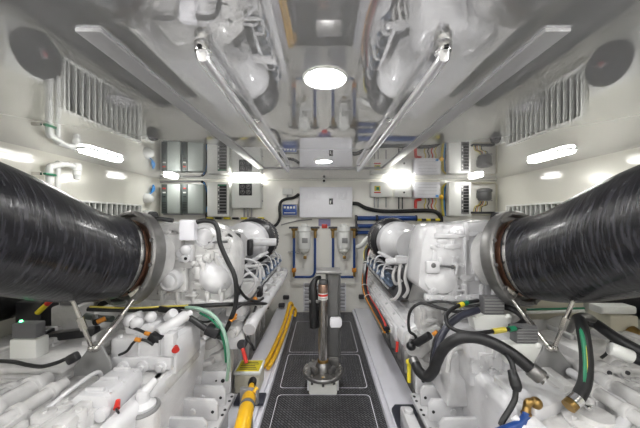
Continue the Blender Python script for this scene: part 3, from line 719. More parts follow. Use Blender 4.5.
        h.bb(.66, .80, 1.64, 1.67, 1.19, 1.22, .008).bb(.86, .98, 1.645, 1.67, 1.2, 1.23, .008)
        h.build('turbo_housing', t)
        P('engine_white').lathe([(0, -.06), (.105, -.05), (.115, -.02), (.10, .03), (.07, .05), (.04, .06), (0, .062)], (.70, 1.69, .955), (-.1, -1, .35), 32).build('compressor_belly', t)
        P('navy_rubber').tube([at(*q) for q in ((423, 257, 2.0), (422.5, 247, 1.99), (425, 238, 1.98), (431, 230, 1.99), (436, 227, 2.02))], [.030, .042, .045, .042, .03], 16).build('rubber_elbow', t)
        P('engine_white').tube([at(*q) for q in ((420, 250, 1.93), (424, 248, 1.92), (427, 241, 1.92), (432, 235, 1.93), (435, 230, 1.95))], .008, 10).build('elbow_strap', t)
        P('engine_white').cyl((.46, 2.05, .99), (.74, 1.95, 1.03), .024, n=18, bev=.004).bb(.52, .60, 1.98, 2.04, .985, 1.04, .01).build('breather_pipe', t)
        r = P('post_grey').cyl((.64, 1.63, 1.035), (.755, 1.63, 1.025), .007, n=8).ball((.64, 1.63, 1.035), .018).ball((.755, 1.63, 1.025), .012); r.build('linkage_rod', t)
        P('engine_white').bb(.60, .68, 1.62, 1.66, .985, 1.06, .012).build('sensor_block', t)
        P('grey_trim').prism([(.90, .82), (.92, 1.08), (1.06, 1.10), (1.07, .82)], 'y', 1.56, 1.575, .004).build('bracket_plate', t)
        P('engine_white').tube([(.935, 1.54, .83), (.94, 1.53, .93), (.99, 1.52, .99)], .014, 10).build('bracket_rib', t)
        P('engine_white').cyl((1.04, 1.53, .80), (1.04, 1.53, .98), .014, n=12).build('bracket_rib', t)
    # exhaust outlet: grey flange ring, black joint, copper-coloured sleeve
    fo, fa = FO, FA
    P('dull_steel').lathe([(.160, -.03), (.242, -.03), (.248, -.022), (.248, .03), (.240, .038), (.226, .038), (.220, .0), (.160, -.005), (.160, -.03)], fo, fa, 48).build('exhaust_flange', t)
    P('cast_white').lathe([(0, -.15), (.16, -.15), (.175, -.08), (.21, -.05), (.22, -.031), (0, -.031)], fo, fa, 40).build('exhaust_elbow', t)
    P('copper').lathe([(.186, -.004), (.192, .0), (.192, .018), (.199, .020), (.199, .034), (.192, .036), (.192, .043), (.186, .043)], fo, fa, 44).build('copper_sleeve', t)
    P('bright_steel').ring(fo + fa * .012, fa, .226, .005, 44, 6).build('flange_lip', t)
    for k in range(12):
        a = 2 * math.pi * k / 12; q = Vector((0, 0, 1)).rotation_difference(fa)
        P('dull_steel').bolt(fo + q @ Vector((.234 * math.cos(a), .234 * math.sin(a), .038)), fa, .010, .008).build('flange_bolt', t)
    # bell housing with fat radial ribs
    bc = (1.05, 0, .315)
    bh = P('cast_white').lathe([(0, 1.93), (.43, 1.93), (.43, 1.89), (.41, 1.875), (.395, 1.83), (.34, 1.79), (.27, 1.72), (.22, 1.71), (0, 1.71)], bc, (0, 1, 0), 56)
    for k in range(24):
        a = 2 * math.pi * k / 24
        bh.box((bc[0] + .378 * math.cos(a), 1.83, bc[2] + .378 * math.sin(a)), (.085, .10, .062), .016, (0, -a, 0))
    bh.build('bell_housing', t)
    for k in range(12):
        a = 2 * math.pi * (k + .5) / 12
        P('cast_white').box((bc[0] + .29 * math.cos(a), 1.765, bc[2] + .29 * math.sin(a)), (.17, .07, .03), .008, (0, -a, 0)).build('bell_rib', t)
    # clutter between bell housing and bank cover
    if s < 0:
        P('cast_white').cyl((.56, 1.74, .60), (.56, 1.92, .60), .038, n=22, bev=.01).cyl((.56, 1.71, .60), (.56, 1.75, .60), .024, n=16).build('starter_motor', t)
        P('engine_white').bb(.49, .60, 1.72, 1.86, .70, .80, .012).build('relay_box', t)
        P('cast_white').bb(.47, .58, 1.95, 2.12, .70, .86, .012).build('sensor_bracket', t)
        P('mesh_dark').cyl((.52, 1.78, .50), (.52, 1.88, .50), .03, n=18, bev=.006).build('oil_sender', t)
        P('red').cyl((.47, 1.72, .42), (.50, 1.74, .50), .012, n=10).build('red_lead', t)
        P('orange').cyl((.50, 1.92, .73), (.46, 1.90, .76), .020, n=12).build('orange_plug', t)
        P('black').box((.46, 2.02, .78), (.05, .06, .07), .01).build('black_plug', t)
    else:
        P('cast_white').bb(.60, .74, 1.74, 1.86, .60, .74, .015).greeble_front(.62, .72, .62, .72, 1.74, 4, rng, .03).build('relay_box', t)
        k = P('cast_white').prism([(.51, .48), (.52, .57), (.70, .66), (.76, .60), (.60, .45)], 'y', 1.70, 1.79, .012); k.greeble_front(.54, .68, .5, .6, 1.70, 8, rng, .03, .7)
        for pp in (((401, 262, 2.0), (399, 275, 1.98), (400, 290, 1.98), (396, 298, 2.0), (391, 300, 2.05)), ((408, 262, 2.0), (405, 278, 1.96), (408, 290, 1.96), (404, 297, 2.0)), ((396, 266, 2.1), (393, 276, 2.08), (396, 284, 2.1), (402, 280, 2.1))): P().tube([at(*q) for q in pp], .012, 10).build('coolant_line', t)
        k.build('cover_end', t)
        P('red').cyl((.49, 1.86, .42), (.50, 1.88, .48), .010, n=10).build('red_lead', t)
    # outboard charge cooler
    P('cast_white').cyl((1.52, 1.7, .55), (1.52, 3.2, .55), .14, n=26, bev=.02).bb(1.36, 1.5, 1.9, 3.0, .45, .62, .01).build('charge_cooler', t)
    return t
ENG = {s: engine(s) for s in (-1, 1)}

# ================================================================ gearboxes
def gearbox(s):
    side = 'left' if s < 0 else 'right'
    t = thing('gearbox', 'white marine gearbox in the %s foreground' % side + (', with a valve block and red plugs' if s < 0 else ', under the thick black hose'), 'gearbox', (s * .9, 1.15, -.42), 'twin gearboxes')
    P = lambda m='engine_white': MB(s, m)
    c = P('cast_white').prism([(.80, -.40), (.765, .10), (.76, .53), (.80, .575), (1.15, .58), (1.34, .50), (1.36, .1), (1.2, -.40)], 'y', .66, 1.70, .02)
    if s < 0: c.greeble_top(.84, 1.34, .84, 1.10, .565, 78, rng, .085)
    else: c.greeble_top(.98, 1.34, .84, 1.24, .565, 40, rng, .075).greeble_top(.78, .98, 1.10, 1.3, .565, 12, rng, .05)
    c.build('casing', t)
    w = P().prism([(.735, .24), (.725, .36), (.70, .57), (.72, .60), (.765, .60), (.765, .24)], 'y', .86, 1.68, .010)
    for y in (1.0, 1.2, 1.4, 1.6): w.bolt((.712, y, .545), (-1, 0, .2), .010, .010)
    w.build('side_cover', t)
    # mounting foot with webs, pads and bolt holes
    ft = P('engine_white').bb(.53, .76, .90, 1.70, .215, .25, .008); ft.bb(.57, .74, .95, 1.69, .052, .215, .004, m='cast_white')
    ft.build('mounting_foot', t)
    for k, y in enumerate((1.585, 1.47, 1.33, 1.18, 1.03)):
        w = P('engine_white').prism([(.55, .25), (.55, .335), (.57, .36), (.74, .365), (.74, .25)], 'y', y - .011, y + .011, .006)
        w.bb(.60, .74, y + .008, y + .05, .25, .29, .01).cyl((.68, y - .01, .30), (.68, y - .022, .30), .018, n=14, bev=.003)
        w.build('web', t)
        P('black').cyl((.575, y - .014, .30), (.575, y - .0105, .30), .008, n=12).build('bolt_hole', t)
        for dy in (.035, .075): P('black').cyl((.541, y + dy, .2502), (.541, y + dy, .253), .008, n=12).build('bolt_hole', t)
    P('engine_white').bb(.555, .76, 1.68, 1.705, .25, .385, .012).build('mount_flange', t)
    for u in (.60, .64): P('black').cyl((u, 1.674, .335), (u, 1.68, .335), .011 if u < .62 else .005, n=14).build('bolt_hole', t)
    # castings that run fore and aft on top of the casing
    for u, z, r, y0, y1 in ((1.16, .63, .036, .78, 1.18), (1.27, .60, .030, .74, 1.2), (1.05, .64, .024, .78, 1.14)):
        p = P('cast_white').cyl((u, y0, z), (u, y1, z), r, n=16, bev=.006)
        for y in (y0 + .10, (y0 + y1) / 2, y1 - .06): p.cyl((u, y - .012, z), (u, y + .012, z), r * 1.35, n=16, bev=.003).bb(u - .012, u + .012, y - .015, y + .015, z - .09, z)
        p.build('oil_pipe', t)
    if s < 0:
        b = P('engine_white').prism([(.775, .56), (.785, .645), (.80, .66), (.90, .665), (.93, .64), (.93, .56)], 'y', 1.02, 1.22, .014)
        for y in (1.05, 1.12, 1.19): b.box((.855, y, .665), (.07, .018, .022), .006).bolt((.80, y, .655), (-.5, 0, .8), .008, .01)
        b.cyl((.80, 1.0, .60), (.80, 1.03, .60), .024, n=16, bev=.004)
        b.build('filter_cover', t)
        P('red').cyl((.765, 1.045, .63), (.752, 1.02, .615), .008, .011, 12).build('red_plug', t)
        P('black').ring((.745, 1.015, .61), (.5, -.8, -.3), .009, .003, 14, 6).build('plug_ring', t)
        P().tube([(.96, 1.215, .61), (.945, 1.17, .665), (.955, 1.06, .66), (.98, .98, .63), (1.0, .9, .60)], .009, 12).build('oil_line', t)
        # control step, valve block and its fittings
        v = P('cast_white').bb(.70, 1.0, 1.24, 1.60, .52, .585, .014); v.bb(.715, .98, 1.20, 1.30, .55, .60, .012)
        v.greeble_front(.73, .97, .545, .58, 1.22, 5, rng, .02)
        v.build('control_casing', t)
        v = P('engine_white').bb(.685, 1.0, 1.31, 1.58, .57, .745, .018)
        v.bb(.70, .98, 1.29, 1.32, .605, .665, .008)
        for u in (.745, .83, .92): v.cyl((u, 1.315, .625), (u, 1.28, .625), .028, n=20, bev=.005).cyl((u, 1.283, .625), (u, 1.268, .625), .014, n=14, bev=.002)
        for u in (.72, .80, .88, .96): v.bolt((u, 1.33, .745), (0, 0, 1), .010, .010)
        v.bb(.86, .866, 1.305, 1.32, .66, .74).bb(.76, .766, 1.305, 1.32, .66, .74)
        v.build('valve_block', t)
        u_ = P('engine_white').bb(.82, .97, 1.36, 1.52, .735, .79, .02).ball((.95, 1.38, .805), .032).ball((.905, 1.36, .80), .03).ball((.86, 1.40, .815), .028).cyl((.80, 1.44, .795), (.755, 1.42, .83), .026, n=16, bev=.008).cyl((.94, 1.46, .80), (1.0, 1.44, .785), .03, n=16, bev=.008).bb(.78, .84, 1.38, 1.50, .735, .775, .01)
        u_.build('solenoid_valve', t)
        P('engine_white').cyl((.79, 1.34, .755), (.71, 1.46, .805), .030, n=18, bev=.01).cyl((.715, 1.455, .80), (.695, 1.48, .81), .019, n=12).bb(.72, .80, 1.34, 1.48, .735, .77, .01).build('pressure_valve', t)
        P('black').cyl((.80, 1.33, .745), (.80, 1.305, .74), .022, n=16, bev=.003).build('valve_cap', t)
        P('red').cyl((.69, 1.31, .705), (.68, 1.292, .70), .013, .017, 12).build('red_plug', t)
        P('engine_white').bb(.69, .735, 1.29, 1.34, .67, .775, .006).build('plug_tab', t)
        fo = Vector((.715, 1.11, .555))
    else:
        v = P('engine_white').bb(.68, 1.0, 1.30, 1.60, .52, .74, .018)
        v.greeble_front(.72, .98, .58, .70, 1.30, 12, rng, .03)
        v.build('valve_block', t)
        P('engine_white').prism([(.62, .36), (.64, .60), (.72, .66), (.80, .62), (.76, .36)], 'y', 1.40, 1.62, .014).build('filter_bracket', t)
        k = P('cast_white').cyl((.62, 1.56, .50), (.74, 1.56, .50), .06, n=24, bev=.01)
        for a in range(6): k.bolt((.615, 1.56 + .045 * math.cos(a * 1.047), .50 + .045 * math.sin(a * 1.047)), (-1, 0, 0), .008, .01)
        k.build('side_cap', t)
        P('engine_white').prism([(.76, 1.0), (.74, 1.22), (.90, 1.27), (.97, 1.08)], 'z', .57, .625, .012).build('top_cover', t)
        k = P('cast_white').lathe([(0, 0), (.085, 0), (.09, .015), (.06, .03), (.055, .045), (0, .045)], (.96, .99, .575), (0, 0, 1), 30)
        for a in range(6): k.bolt((.96 + .072 * math.cos(a * 1.047), .99 + .072 * math.sin(a * 1.047), .60), (0, 0, 1), .008, .01)
        k.build('inspection_cover', t)
        P('engine_white').tube([at(*q) for q in ((570, 372, 1.24), (588, 383, 1.15), (605, 394, 1.08), (622, 404, 1.02), (628, 413, .98), (623, 424, .95), (613, 434, .93))], .019, 14).build('oil_line', t)
        for px in (588, 606, 624): q = at(px, 371, 1.22); P('cast_white').cyl(q + Vector((0, .04, 0)), q, .034, n=22, bev=.006).cyl(q, q + Vector((0, -.012, 0)), .024, n=18, bev=.003).cyl(q + Vector((0, -.01, 0)), q + Vector((0, -.018, 0)), .009, n=10, m='mesh_dark').build('port_cap', t)
        a, b = at(578, 352, 1.26), at(640, 382, 1.26)
        P('cast_white').bb(a.x, b.x, 1.25, 1.40, b.z, a.z, .014).build('port_block', t)
        q = at(625, 405, 1.03); P('red').cyl(q, q + Vector((-.018, -.02, .0)), .010, .014, 12).build('red_plug', t)
        fo = Vector((.715, .97, .50))
    P('cast_white').cyl(fo + Vector((0, 0, -.22)), fo, .062, n=30, bev=.006).build('filter_bowl', t)
    P('grey_plate').ring(fo + Vector((0, 0, .002)), (0, 0, 1), .055, .009, 34, 8).build('filter_collar', t)
    P('engine_white').lathe([(0, 0), (.047, 0), (.047, .012), (.026, .028), (.022, .06), (.018, .07), (0, .071)], fo + Vector((0, 0, .004)), (0, 0, 1), 28).cyl(fo + Vector((-.005, 0, .06)), fo + Vector((-.03, .04, .095)), .018, .015, 16, .004).build('filter_cap', t)
    # outboard cooler tray and cooler
    k = P('cast_white').bb(1.16, 1.72, 1.24, 1.60, .30, .635, .012); k.bb(1.13, 1.75, 1.21, 1.63, .635, .66, .006); k.bb(1.15, 1.73, 1.225, 1.61, .585, .60, .004)
    k.greeble_top(1.18, 1.68, 1.42, 1.58, .655, 12, rng, .05).greeble_front(1.18, 1.68, .42, .56, 1.24, 12, rng, .03)
    k.build('cooler_tray', t)
    k = P('cast_white').prism([(1.37, .10), (1.39, .52), (1.62, .50), (1.70, .10)], 'y', .66, 1.19, .02)
    for y in (.74, .88, 1.02, 1.14): k.cyl((1.62, y, .53), (1.40, y, .56), .04, n=18, bev=.012)
    k.build('oil_cooler', t)
    return t
GB = {s: gearbox(s) for s in (-1, 1)}
# ================================================================ exhaust hoses and their supports
fo, fa = FO, FA
for s in (-1, 1):
    side = 'left' if s < 0 else 'right'
    st = fo + fa * .046
    t = thing('exhaust_hose', 'fat glossy black wrapped exhaust hose on the %s' % side, 'hose', (s * st.x, st.y, st.z - .2), 'fat black exhaust hoses')
    pts = [st, st + fa * .05, st + fa * .14, fo + fa * .30 + Vector((-.02, 0, .02)), (1.16, .95, 1.285), (1.23, .72, 1.37), (1.38, .48, 1.47), (1.55, .2, 1.52), (1.72, -.1, 1.52)]
    MB(s, 'hose').tube(pts, [.196, .208, .212, .214, .217, .217, .215, .21, .21], 48, 8).build('hose_body', t)
    MB(s, 'bright_steel').cyl(st + fa * .012, st + fa * .03, .2045, .2065, 48).build('hose_clamp', t)
    # support: grey triangular plate on the gearbox and two steel rods up to the hose
    t = thing('hose_support', 'grey triangular plate with two steel rods holding up the %s black hose' % side, 'bracket', (s * 1.03, 1.25, .585), 'hose supports')
    MB(s, 'grey_plate').prism([(.945, .604), (.945, .65), (1.0, .757), (1.025, .757), (1.11, .65), (1.115, .604)], 'y', 1.25, 1.262, .003).build('plate', t)
    top1, top2 = Vector((.93, 1.385, .915)), Vector((1.075, 1.20, .965))
    for k, q in enumerate((top1, top2)):
        b0 = Vector((1.003 if k == 0 else 1.022, 1.238, .735))
        r = MB(s, 'steel').cyl(b0, q, .009, n=12).ball(b0, .016).ball(q, .015)
        mid = (b0 + q) / 2; r.cyl(mid - (q - b0) * .12, mid + (q - b0) * .12, .014, n=6)
        r.build('rod', t)
    MB(s, 'steel').box(top1 + Vector((0, .01, .02)), (.07, .012, .06), .004, (0, .5, 0)).build('lug', t)
    # dark lower exhaust pipe behind, outboard
    q = [(2.05, 3.6, .82), (2.05, 2.6, .82), (2.03, 2.0, .82), (1.98, 1.6, .84), (2.02, 1.2, .92), (2.12, .85, 1.0)] if 1 else [(1.42, 1.62, .78), (1.60, 1.40, .86), (1.85, 1.1, .95), (2.1, .8, 1.0)] if s > 0 else [(1.75, 1.72, .70), (1.9, 1.5, .78), (2.05, 1.3, .86), (2.15, 1.1, .9)]
    tag(MB(s, 'rubber').tube(q, .15, 28).build('outboard_pipe'), 'thick matt black pipe slanting outboard below the %s exhaust hose' % side, 'pipe')

# ================================================================ centre post on the walkway
px_, Y = .0, 2.16
t = thing('lift_post', 'grey and steel upright post on a round flange in the walkway', 'post', (0, Y, 0))
b = MB(1, 'box_white').bb(-.105, .105, Y - .09, Y + .12, .0, .115, .012); b.build('base_block', t)
for sx in (-1, 1): MB(1, 'cabinet_white').bb(sx * .105, sx * .118, Y - .07, Y + .1, .02, .10, .004).build('base_cheek', t)
fl_ = MB(1, 'dull_steel').lathe([(0, .115), (.15, .115), (.157, .122), (.157, .137), (.15, .144), (.06, .144), (0, .144)], (0, Y, 0), (0, 0, 1), 44)
fl_.build('flange', t)
for k in range(10):
    a = 2 * math.pi * (k + .5) / 10
    MB(1, 'steel').bolt((.137 * math.cos(a), Y + .137 * math.sin(a), .146), (0, 0, 1), .011, .012).build('flange_bolt', t)
    if math.sin(a) < .3: MB(1, 'steel').bolt((.137 * math.cos(a), Y + .137 * math.sin(a), .113), (0, 0, -1), .011, .02).build('flange_nut', t)
MB(1, 'dull_steel').lathe([(.062, .144), (.058, .17), (.046, .20), (.040, .205), (.0, .205)], (-.0, Y, 0), (0, 0, 1), 28).build('boot', t)
for a in (-.9, .9, 2.6): MB(1, 'dull_steel').box((.085 * math.sin(a), Y - .085 * math.cos(a), .165), (.07, .03, .04), .006, (0, 0, a)).build('cast_lug', t)
tu = MB(1, 'tube_steel').cyl((0, Y, .20), (0, Y, .72), .036, n=30)
tu.build('steel_tube', t)
MB(1, 'brass').cyl((0, Y, .19), (0, Y, .225), .042, n=28, bev=.004).build('tube_collar', t)
MB(1, 'copper').cyl((0, Y, .735), (0, Y, .80), .037, n=30, bev=.003).build('copper_band', t)
lb = MB(1, 'box_white').cyl((0, Y, .685), (0, Y, .735), .0375, n=30); lb.cyl((0, Y, .712), (0, Y, .728), .0379, n=30, m='red')
for k in range(7): lb.box((-.024 + .008 * k, Y - .0368 + .00012 * (k - 3) ** 2 * 4, .698), (.004, .0025, .010 if k % 2 else .014), m='mesh_dark')
lb.build('label_sleeve', t)
MB(1, 'post_grey').cyl((0, Y, .80), (0, Y, .835), .033, n=28, bev=.006).build('tube_cap', t)
p = MB(1, 'post_grey').bb(.035, .125, Y + .045, Y + .135, .12, .88, .006)
p.build('column', t)
MB(1, 'dull_steel').bb(-.055, .14, Y - .05, Y + .145, .885, .905, .005).build('top_plate', t)
MB(1, 'post_grey').bb(.128, .14, Y + .05, Y + .13, .2, .86, .003).build('column_fin', t)
MB(1, 'post_grey').bb(.02, .035, Y + .07, Y + .11, .25, .88, .003).build('column_rib', t)
MB(1, 'cabinet_white').prism([(.062, .455), (.052, .475), (.052, .515), (.062, .535), (.135, .535), (.148, .515), (.148, .475), (.135, .455)], 'y', Y + .02, Y + .042, .004).build('white_pad', t)
MB(1, 'rubber').tube([(-.02, Y + .06, .84), (-.055, Y + .04, .83), (-.078, Y + .03, .78), (-.075, Y + .02, .70), (-.072, Y + .02, .56), (-.07, Y + .02, .46)], [.014, .018, .03, .036, .036, .034], 16).build('rubber_hose', t)
MB(1, 'dull_steel').bb(-.11, -.02, Y - .01, Y + .01, .655, .68, .004).build('hose_clip', t)
MB(1, 'dull_steel').bb(.04, .12, Y + .03, Y + .05, .145, .22, .005).build('foot_gusset', t)

# ================================================================ left of the walkway
# yellow hoses along the bed
for k, (u, z) in enumerate(((-.43, .08), (-.475, .085))):
    pts = [(u - .02, 2.30, z), (u, 2.45, z), (u + .015, 2.8, z), (u + .03, 3.2, z + .02), (u + .045, 3.42, z + .09), (u + .06, 3.5, z + .11 + .05 * k), (u + .085, 3.53 + .05 * k, z + .06 + .05 * k), (u + .075, 3.50 + .08 * k, z - .002)]
    cable('yellow_hose', 'bright yellow hose along the left engine bed, the %s one' % ('inner' if k == 0 else 'outer'), 'hose', pts, .019, 'yellow', 12, 'yellow hoses by the left engine')
# white box with a yellow label on top
t = thing('battery_box', 'white box with a yellow label on its lid', 'box', (-.55, 2.08, .05))
MB(1, 'cream').bb(-.635, -.455, 2.00, 2.17, .052, .185, .012).build('body', t)
l = MB(1, 'box_white').bb(-.642, -.448, 1.993, 2.177, .186, .21, .008).build('lid', t)
y_ = MB(1, 'label_yellow').bb(-.625, -.462, 2.01, 2.16, .2085, .212)
for k in range(5): y_.bb(-.61, -.48 - .012 * (k % 3), 2.03 + k * .024, 2.037 + k * .024, .211, .2132, m='mesh_dark')
y_.build('lid_label', l)
tag(MB(1, 'navy_rubber').bb(-.60, -.40, 1.87, 1.985, .052, .075, .006).build('rubber_mat'), 'dark rubber pad on the left bed in front of the yellow-labelled box', 'mat')
# yellow hydraulic cylinder
A, B = Vector((-.365, 1.22, .335)), Vector((-.435, 1.70, .285))
ax = (B - A).normalized()
t = thing('hydraulic_cylinder', 'yellow cylinder with a grey band and black-tipped rod', 'cylinder', (-.41, 1.5, .24))
MB(1, 'yellow').lathe([(0, 0), (.035, 0), (.038, .006), (.038, .36), (.035, .372), (0, .372)], A, ax, 28).build('barrel', t)
MB(1, 'grey_box').lathe([(.0382, .255), (.0405, .258), (.0405, .282), (.0382, .285)], A, ax, 28).build('band', t)
MB(1, 'grey_plate').box(A + ax * .385, (.11, .03, .085), .008, (0, 0, -.18)).build('end_block', t)
MB(1, 'bright_steel').cyl(A + ax * .40, A + ax * .46, .012, n=14).build('rod', t)
MB(1, 'yellow').cyl(A + ax * .45, A + ax * .515, .019, .016, 16, .003).build('rod_sleeve', t)
MB(1, 'black').lathe([(0, .505), (.02, .505), (.026, .53), (.024, .57), (.012, .582), (0, .583)], A, ax, 18).build('rod_tip', t)
MB(1, 'yellow').cyl(A + ax * .385 + Vector((.03, -.02, .03)), A + ax * .385 + Vector((.045, 0, .045)), .012, n=12).build('bleed_cap', t)
MB(1, 'grey_box').bb(-.43, -.39, 1.40, 1.56, .052, .27, .004).build('saddle', t)
# right of the walkway: dark rubber mat and pale box at the frame's bottom
tag(MB(1, 'navy_rubber').prism([(.445, 1.20), (.445, 1.82), (.475, 1.86), (.600, 1.86), (.600, 1.20)], 'z', .052, .075, .005).build('rubber_mat'), 'dark rubber mat on the right bed at the bottom edge', 'mat')
tag(MB(1, 'engine_white').bb(.455, .522, 1.35, 1.66, .077, .20, .012).cyl((.49, 1.60, .195), (.49, 1.60, .22), .025, n=18, bev=.005).build('bed_box'), 'small white lidded box standing on the right dark mat', 'box')

# ================================================================ left cables
def pz(*a): return [at(*q) for q in a]
cable('engine_cable', 'thick black cable curving down over the left engine end', 'cable', pz((197, 222, 1.54), (205, 220.5, 1.54), (214, 222.5, 1.54), (218, 230, 1.54), (220, 243, 1.54), (227, 260, 1.54), (234, 274, 1.54), (236.5, 290, 1.54), (235.5, 305, 1.55), (232, 316, 1.55), (227, 328, 1.58), (222, 336, 1.56)), .013, 'rubber', 12)
cable('engine_cable', 'short black cable ending left of the small white cover box', 'cable', pz((150, 219.5, 1.52), (160, 219, 1.53), (173, 220.5, 1.54)), .012, 'rubber', 10)
cable('wiring_loom', 'black loom with a yellow stripe stretched under the left turbo housing', 'cable', pz((88, 309, 1.45), (105, 309.5, 1.46), (130, 310, 1.50), (160, 308.5, 1.53), (190, 306.5, 1.55), (215, 305, 1.55), (240, 304, 1.64), (256, 303.5, 1.9), (266, 304, 2.15), (268, 308, 2.25)), .012, 'rubber', 10)
cable('loom_stripe', 'yellow wire lying on the black loom under the left turbo housing', 'wire', pz((90, 306.5, 1.44), (110, 307.5, 1.44), (135, 308, 1.475), (165, 306.5, 1.505), (188, 305.5, 1.525)), .005, 'wire_yellow', 8)
cable('green_hose', 'pale green and white hose arching in front of the left bell housing', 'hose', pz((186, 307.5, 1.50), (198, 308.5, 1.47), (210, 313, 1.45), (219, 322, 1.44), (225, 335, 1.44), (228, 350, 1.45), (228.5, 366, 1.47), (227, 380, 1.5)), .0095, 'pale_green', 12)
cable('green_hose', 'dark green hose running beside the pale green one', 'hose', pz((200, 313, 1.52), (212, 320, 1.48), (220, 331, 1.46), (224.5, 346, 1.46), (226, 362, 1.48)), .006, 'green', 8)
cable('engine_cable', 'black cable slanting down to the dark plug by the left bell housing', 'cable', pz((160, 309, 1.49), (175, 312, 1.47), (190, 318, 1.46), (203, 327, 1.46), (213, 333, 1.46), (224, 338, 1.48)), .016, 'rubber', 10)
q = at(213, 331, 1.46); tag(MB(1, 'black').box(q, (.075, .06, .05), .012, (0, .4, 0)).cyl(q, q + Vector((0, .10, -.02)), .012).build('cable_connector'), 'black connector block on the slanting cable at the left bell housing', 'connector')
cable('engine_cable', 'thin black cable wriggling down the left bank cover', 'cable', pz((256, 306, 1.93), (252, 316, 1.9), (247, 323, 1.86), (242, 329, 1.83), (245, 337, 1.82), (251, 344, 1.82), (254, 350, 1.84)), .008, 'rubber', 8)
q = at(243, 345, 1.8); tag(MB(1, 'black').cyl(q, q + Vector((-.03, .08, .02)), .024, n=16, bev=.005).build('cable_plug'), 'round black plug at the end of the thin cable near the yellow-labelled box', 'plug')
q = at(230.5, 321, 1.55); tag(MB(1, 'orange').cyl(q, q + Vector((.025, .02, .035)), .012, n=12).cyl(q, q + Vector((0, .1, -.02)), .006).build('cable_plug'), 'orange plug by the thick black cable at the left bell housing', 'plug')
cable('engine_cable', 'thin black cable from the linkage rod down to the loom on the left engine end', 'cable', pz((222, 232, 1.6), (231, 236, 1.7), (234, 246, 1.8), (238, 258, 1.85), (241, 272, 1.85), (240, 288, 1.8)), .007, 'rubber', 8)
cable('engine_cable', 'black cable looping from the thick cable towards the orange plug', 'cable', pz((236, 282, 1.6), (241, 292, 1.66), (248, 299, 1.75), (258, 301, 1.9), (263, 298, 2.0)), .009, 'rubber', 8)
cable('engine_cable', 'black lead from the thick cable forward along the bank cover', 'cable', pz((233, 312, 1.55), (240, 306, 1.62), (249, 301, 1.75), (258, 290, 1.95)), .007, 'rubber', 8)
cable('engine_cable', 'thin black cable lying over the ribs of the left bell housing', 'cable', pz((176, 308, 1.52), (186, 314, 1.56), (196, 320, 1.6), (207, 322, 1.62), (216, 318, 1.6)), .006, 'rubber', 8)
# cables over the left valve block
cable('valve_cable', 'black cable with orange collar looping left on the left valve block', 'cable', pz((119, 355, 1.27), (127, 351, 1.27), (133, 343, 1.28), (139, 339.5, 1.29), (147, 341, 1.30), (153, 345, 1.31)), .006, 'rubber', 8)
cable('valve_cable', 'black cable across the top of the left valve block', 'cable', pz((130, 327, 1.36), (138, 329.5, 1.33), (146, 333, 1.32), (153, 335, 1.33), (160, 331, 1.36), (163, 336, 1.36), (170, 337, 1.36)), .007, 'rubber', 8)
for k, (x, y, d) in enumerate(((138, 339.5, 1.285), (147.5, 333.5, 1.32))):
    q = at(x, y, d); tag(MB(1, 'orange').cyl(q - Vector((.012, 0, -.002)), q + Vector((.012, 0, -.004)), .0095, n=12).build('cable_collar'), 'orange collar on the %s black cable of the left valve block' % ('lower' if k == 0 else 'upper'), 'collar')
q = at(157, 337, 1.33); tag(MB(1, 'black').box(q, (.06, .05, .035), .01, (0, .3, 0)).build('cable_connector'), 'black connector on top of the left valve block', 'connector')
# left outboard controls
t = thing('control_box', 'grey-topped white box with a green lamp at the left edge', 'control box', at(24, 362, 1.30))
a, b = at(11, 324, 1.30), at(35.5, 339, 1.30)
MB(1, 'grey_box').bb(a.x, b.x, 1.30, 1.35, b.z, a.z, .006).build('top', t)
a2, b2 = at(11, 339, 1.30), at(36, 362, 1.30)
MB(1, 'box_white').bb(a2.x - .005, b2.x + .005, 1.295, 1.36, b2.z, a2.z - .001, .008).build('base', t)
g_ = at(21, 323, 1.33); MB(1, 'led').cyl(g_ + Vector((0, 0, -.01)), g_ + Vector((0, 0, .012)), .006, n=12).build('lamp', t)
a, b = at(37, 329, 1.5), at(50, 346, 1.5)
t = tag(MB(-1, 'cast_white').bb(-b.x, -a.x, 1.42, 1.55, .657, a.z, .008).build('relay_box'), 'cream relay box right of the grey-topped box', 'relay box')
a, b = at(53, 335, 1.42), at(88, 325, 1.62)
tag(MB(1, 'black').box((-1.33, 1.47, .70), (.28, .05, .045), .01, (0, -.1, .1)).box((-1.45, 1.46, .70), (.05, .07, .06), .01).build('cable_duct'), 'black ribbed duct lying right of the cream relay box', 'duct')
cable('tray_cable', 'black cable sagging across the left foreground to the grey plate', 'cable', pz((0, 361, 1.18), (15, 362, 1.18), (28, 365, 1.18), (42, 366.5, 1.18), (56, 363, 1.19), (66, 359, 1.2), (74, 357, 1.22)), .008, 'rubber', 8)
q = at(73, 358, 1.165); tag(MB(1, 'black').box(q, (.05, .03, .04), .01, (0, -.5, 0)).build('cable_connector'), 'black connector beside the left grey triangular plate', 'connector')
cable('tray_cable', 'thick black cable rising left behind the grey-topped box', 'cable', pz((5, 306, 1.75), (14, 300, 1.75), (26, 292, 1.7), (36, 285, 1.68)), .022, 'rubber', 10)
cable('tray_cable', 'thin black cable below the left hose beside the yellow sleeve', 'cable', pz((12, 316, 1.72), (24, 309, 1.7), (38, 302, 1.68), (52, 296, 1.66)), .014, 'rubber', 10)
cable('cable_sleeve', 'yellow sleeve with a red end under the left hose', 'sleeve', pz((37.5, 313, 1.6), (46.5, 304.5, 1.6)), .014, 'label_yellow', 10)
q0, q1 = at(46.8, 304.2, 1.6), at(51.5, 300, 1.6); tag(MB(1, 'red').cyl(q0, q1, .0145, n=12).build('sleeve_end'), 'red end piece above the yellow sleeve', 'sleeve')
q = at(38, 318, 1.66); tag(MB(1, 'black').box((q.x, 1.66, .745), (.15, .12, .17), .012).build('battery'), 'black box behind the yellow sleeve on the left', 'box')
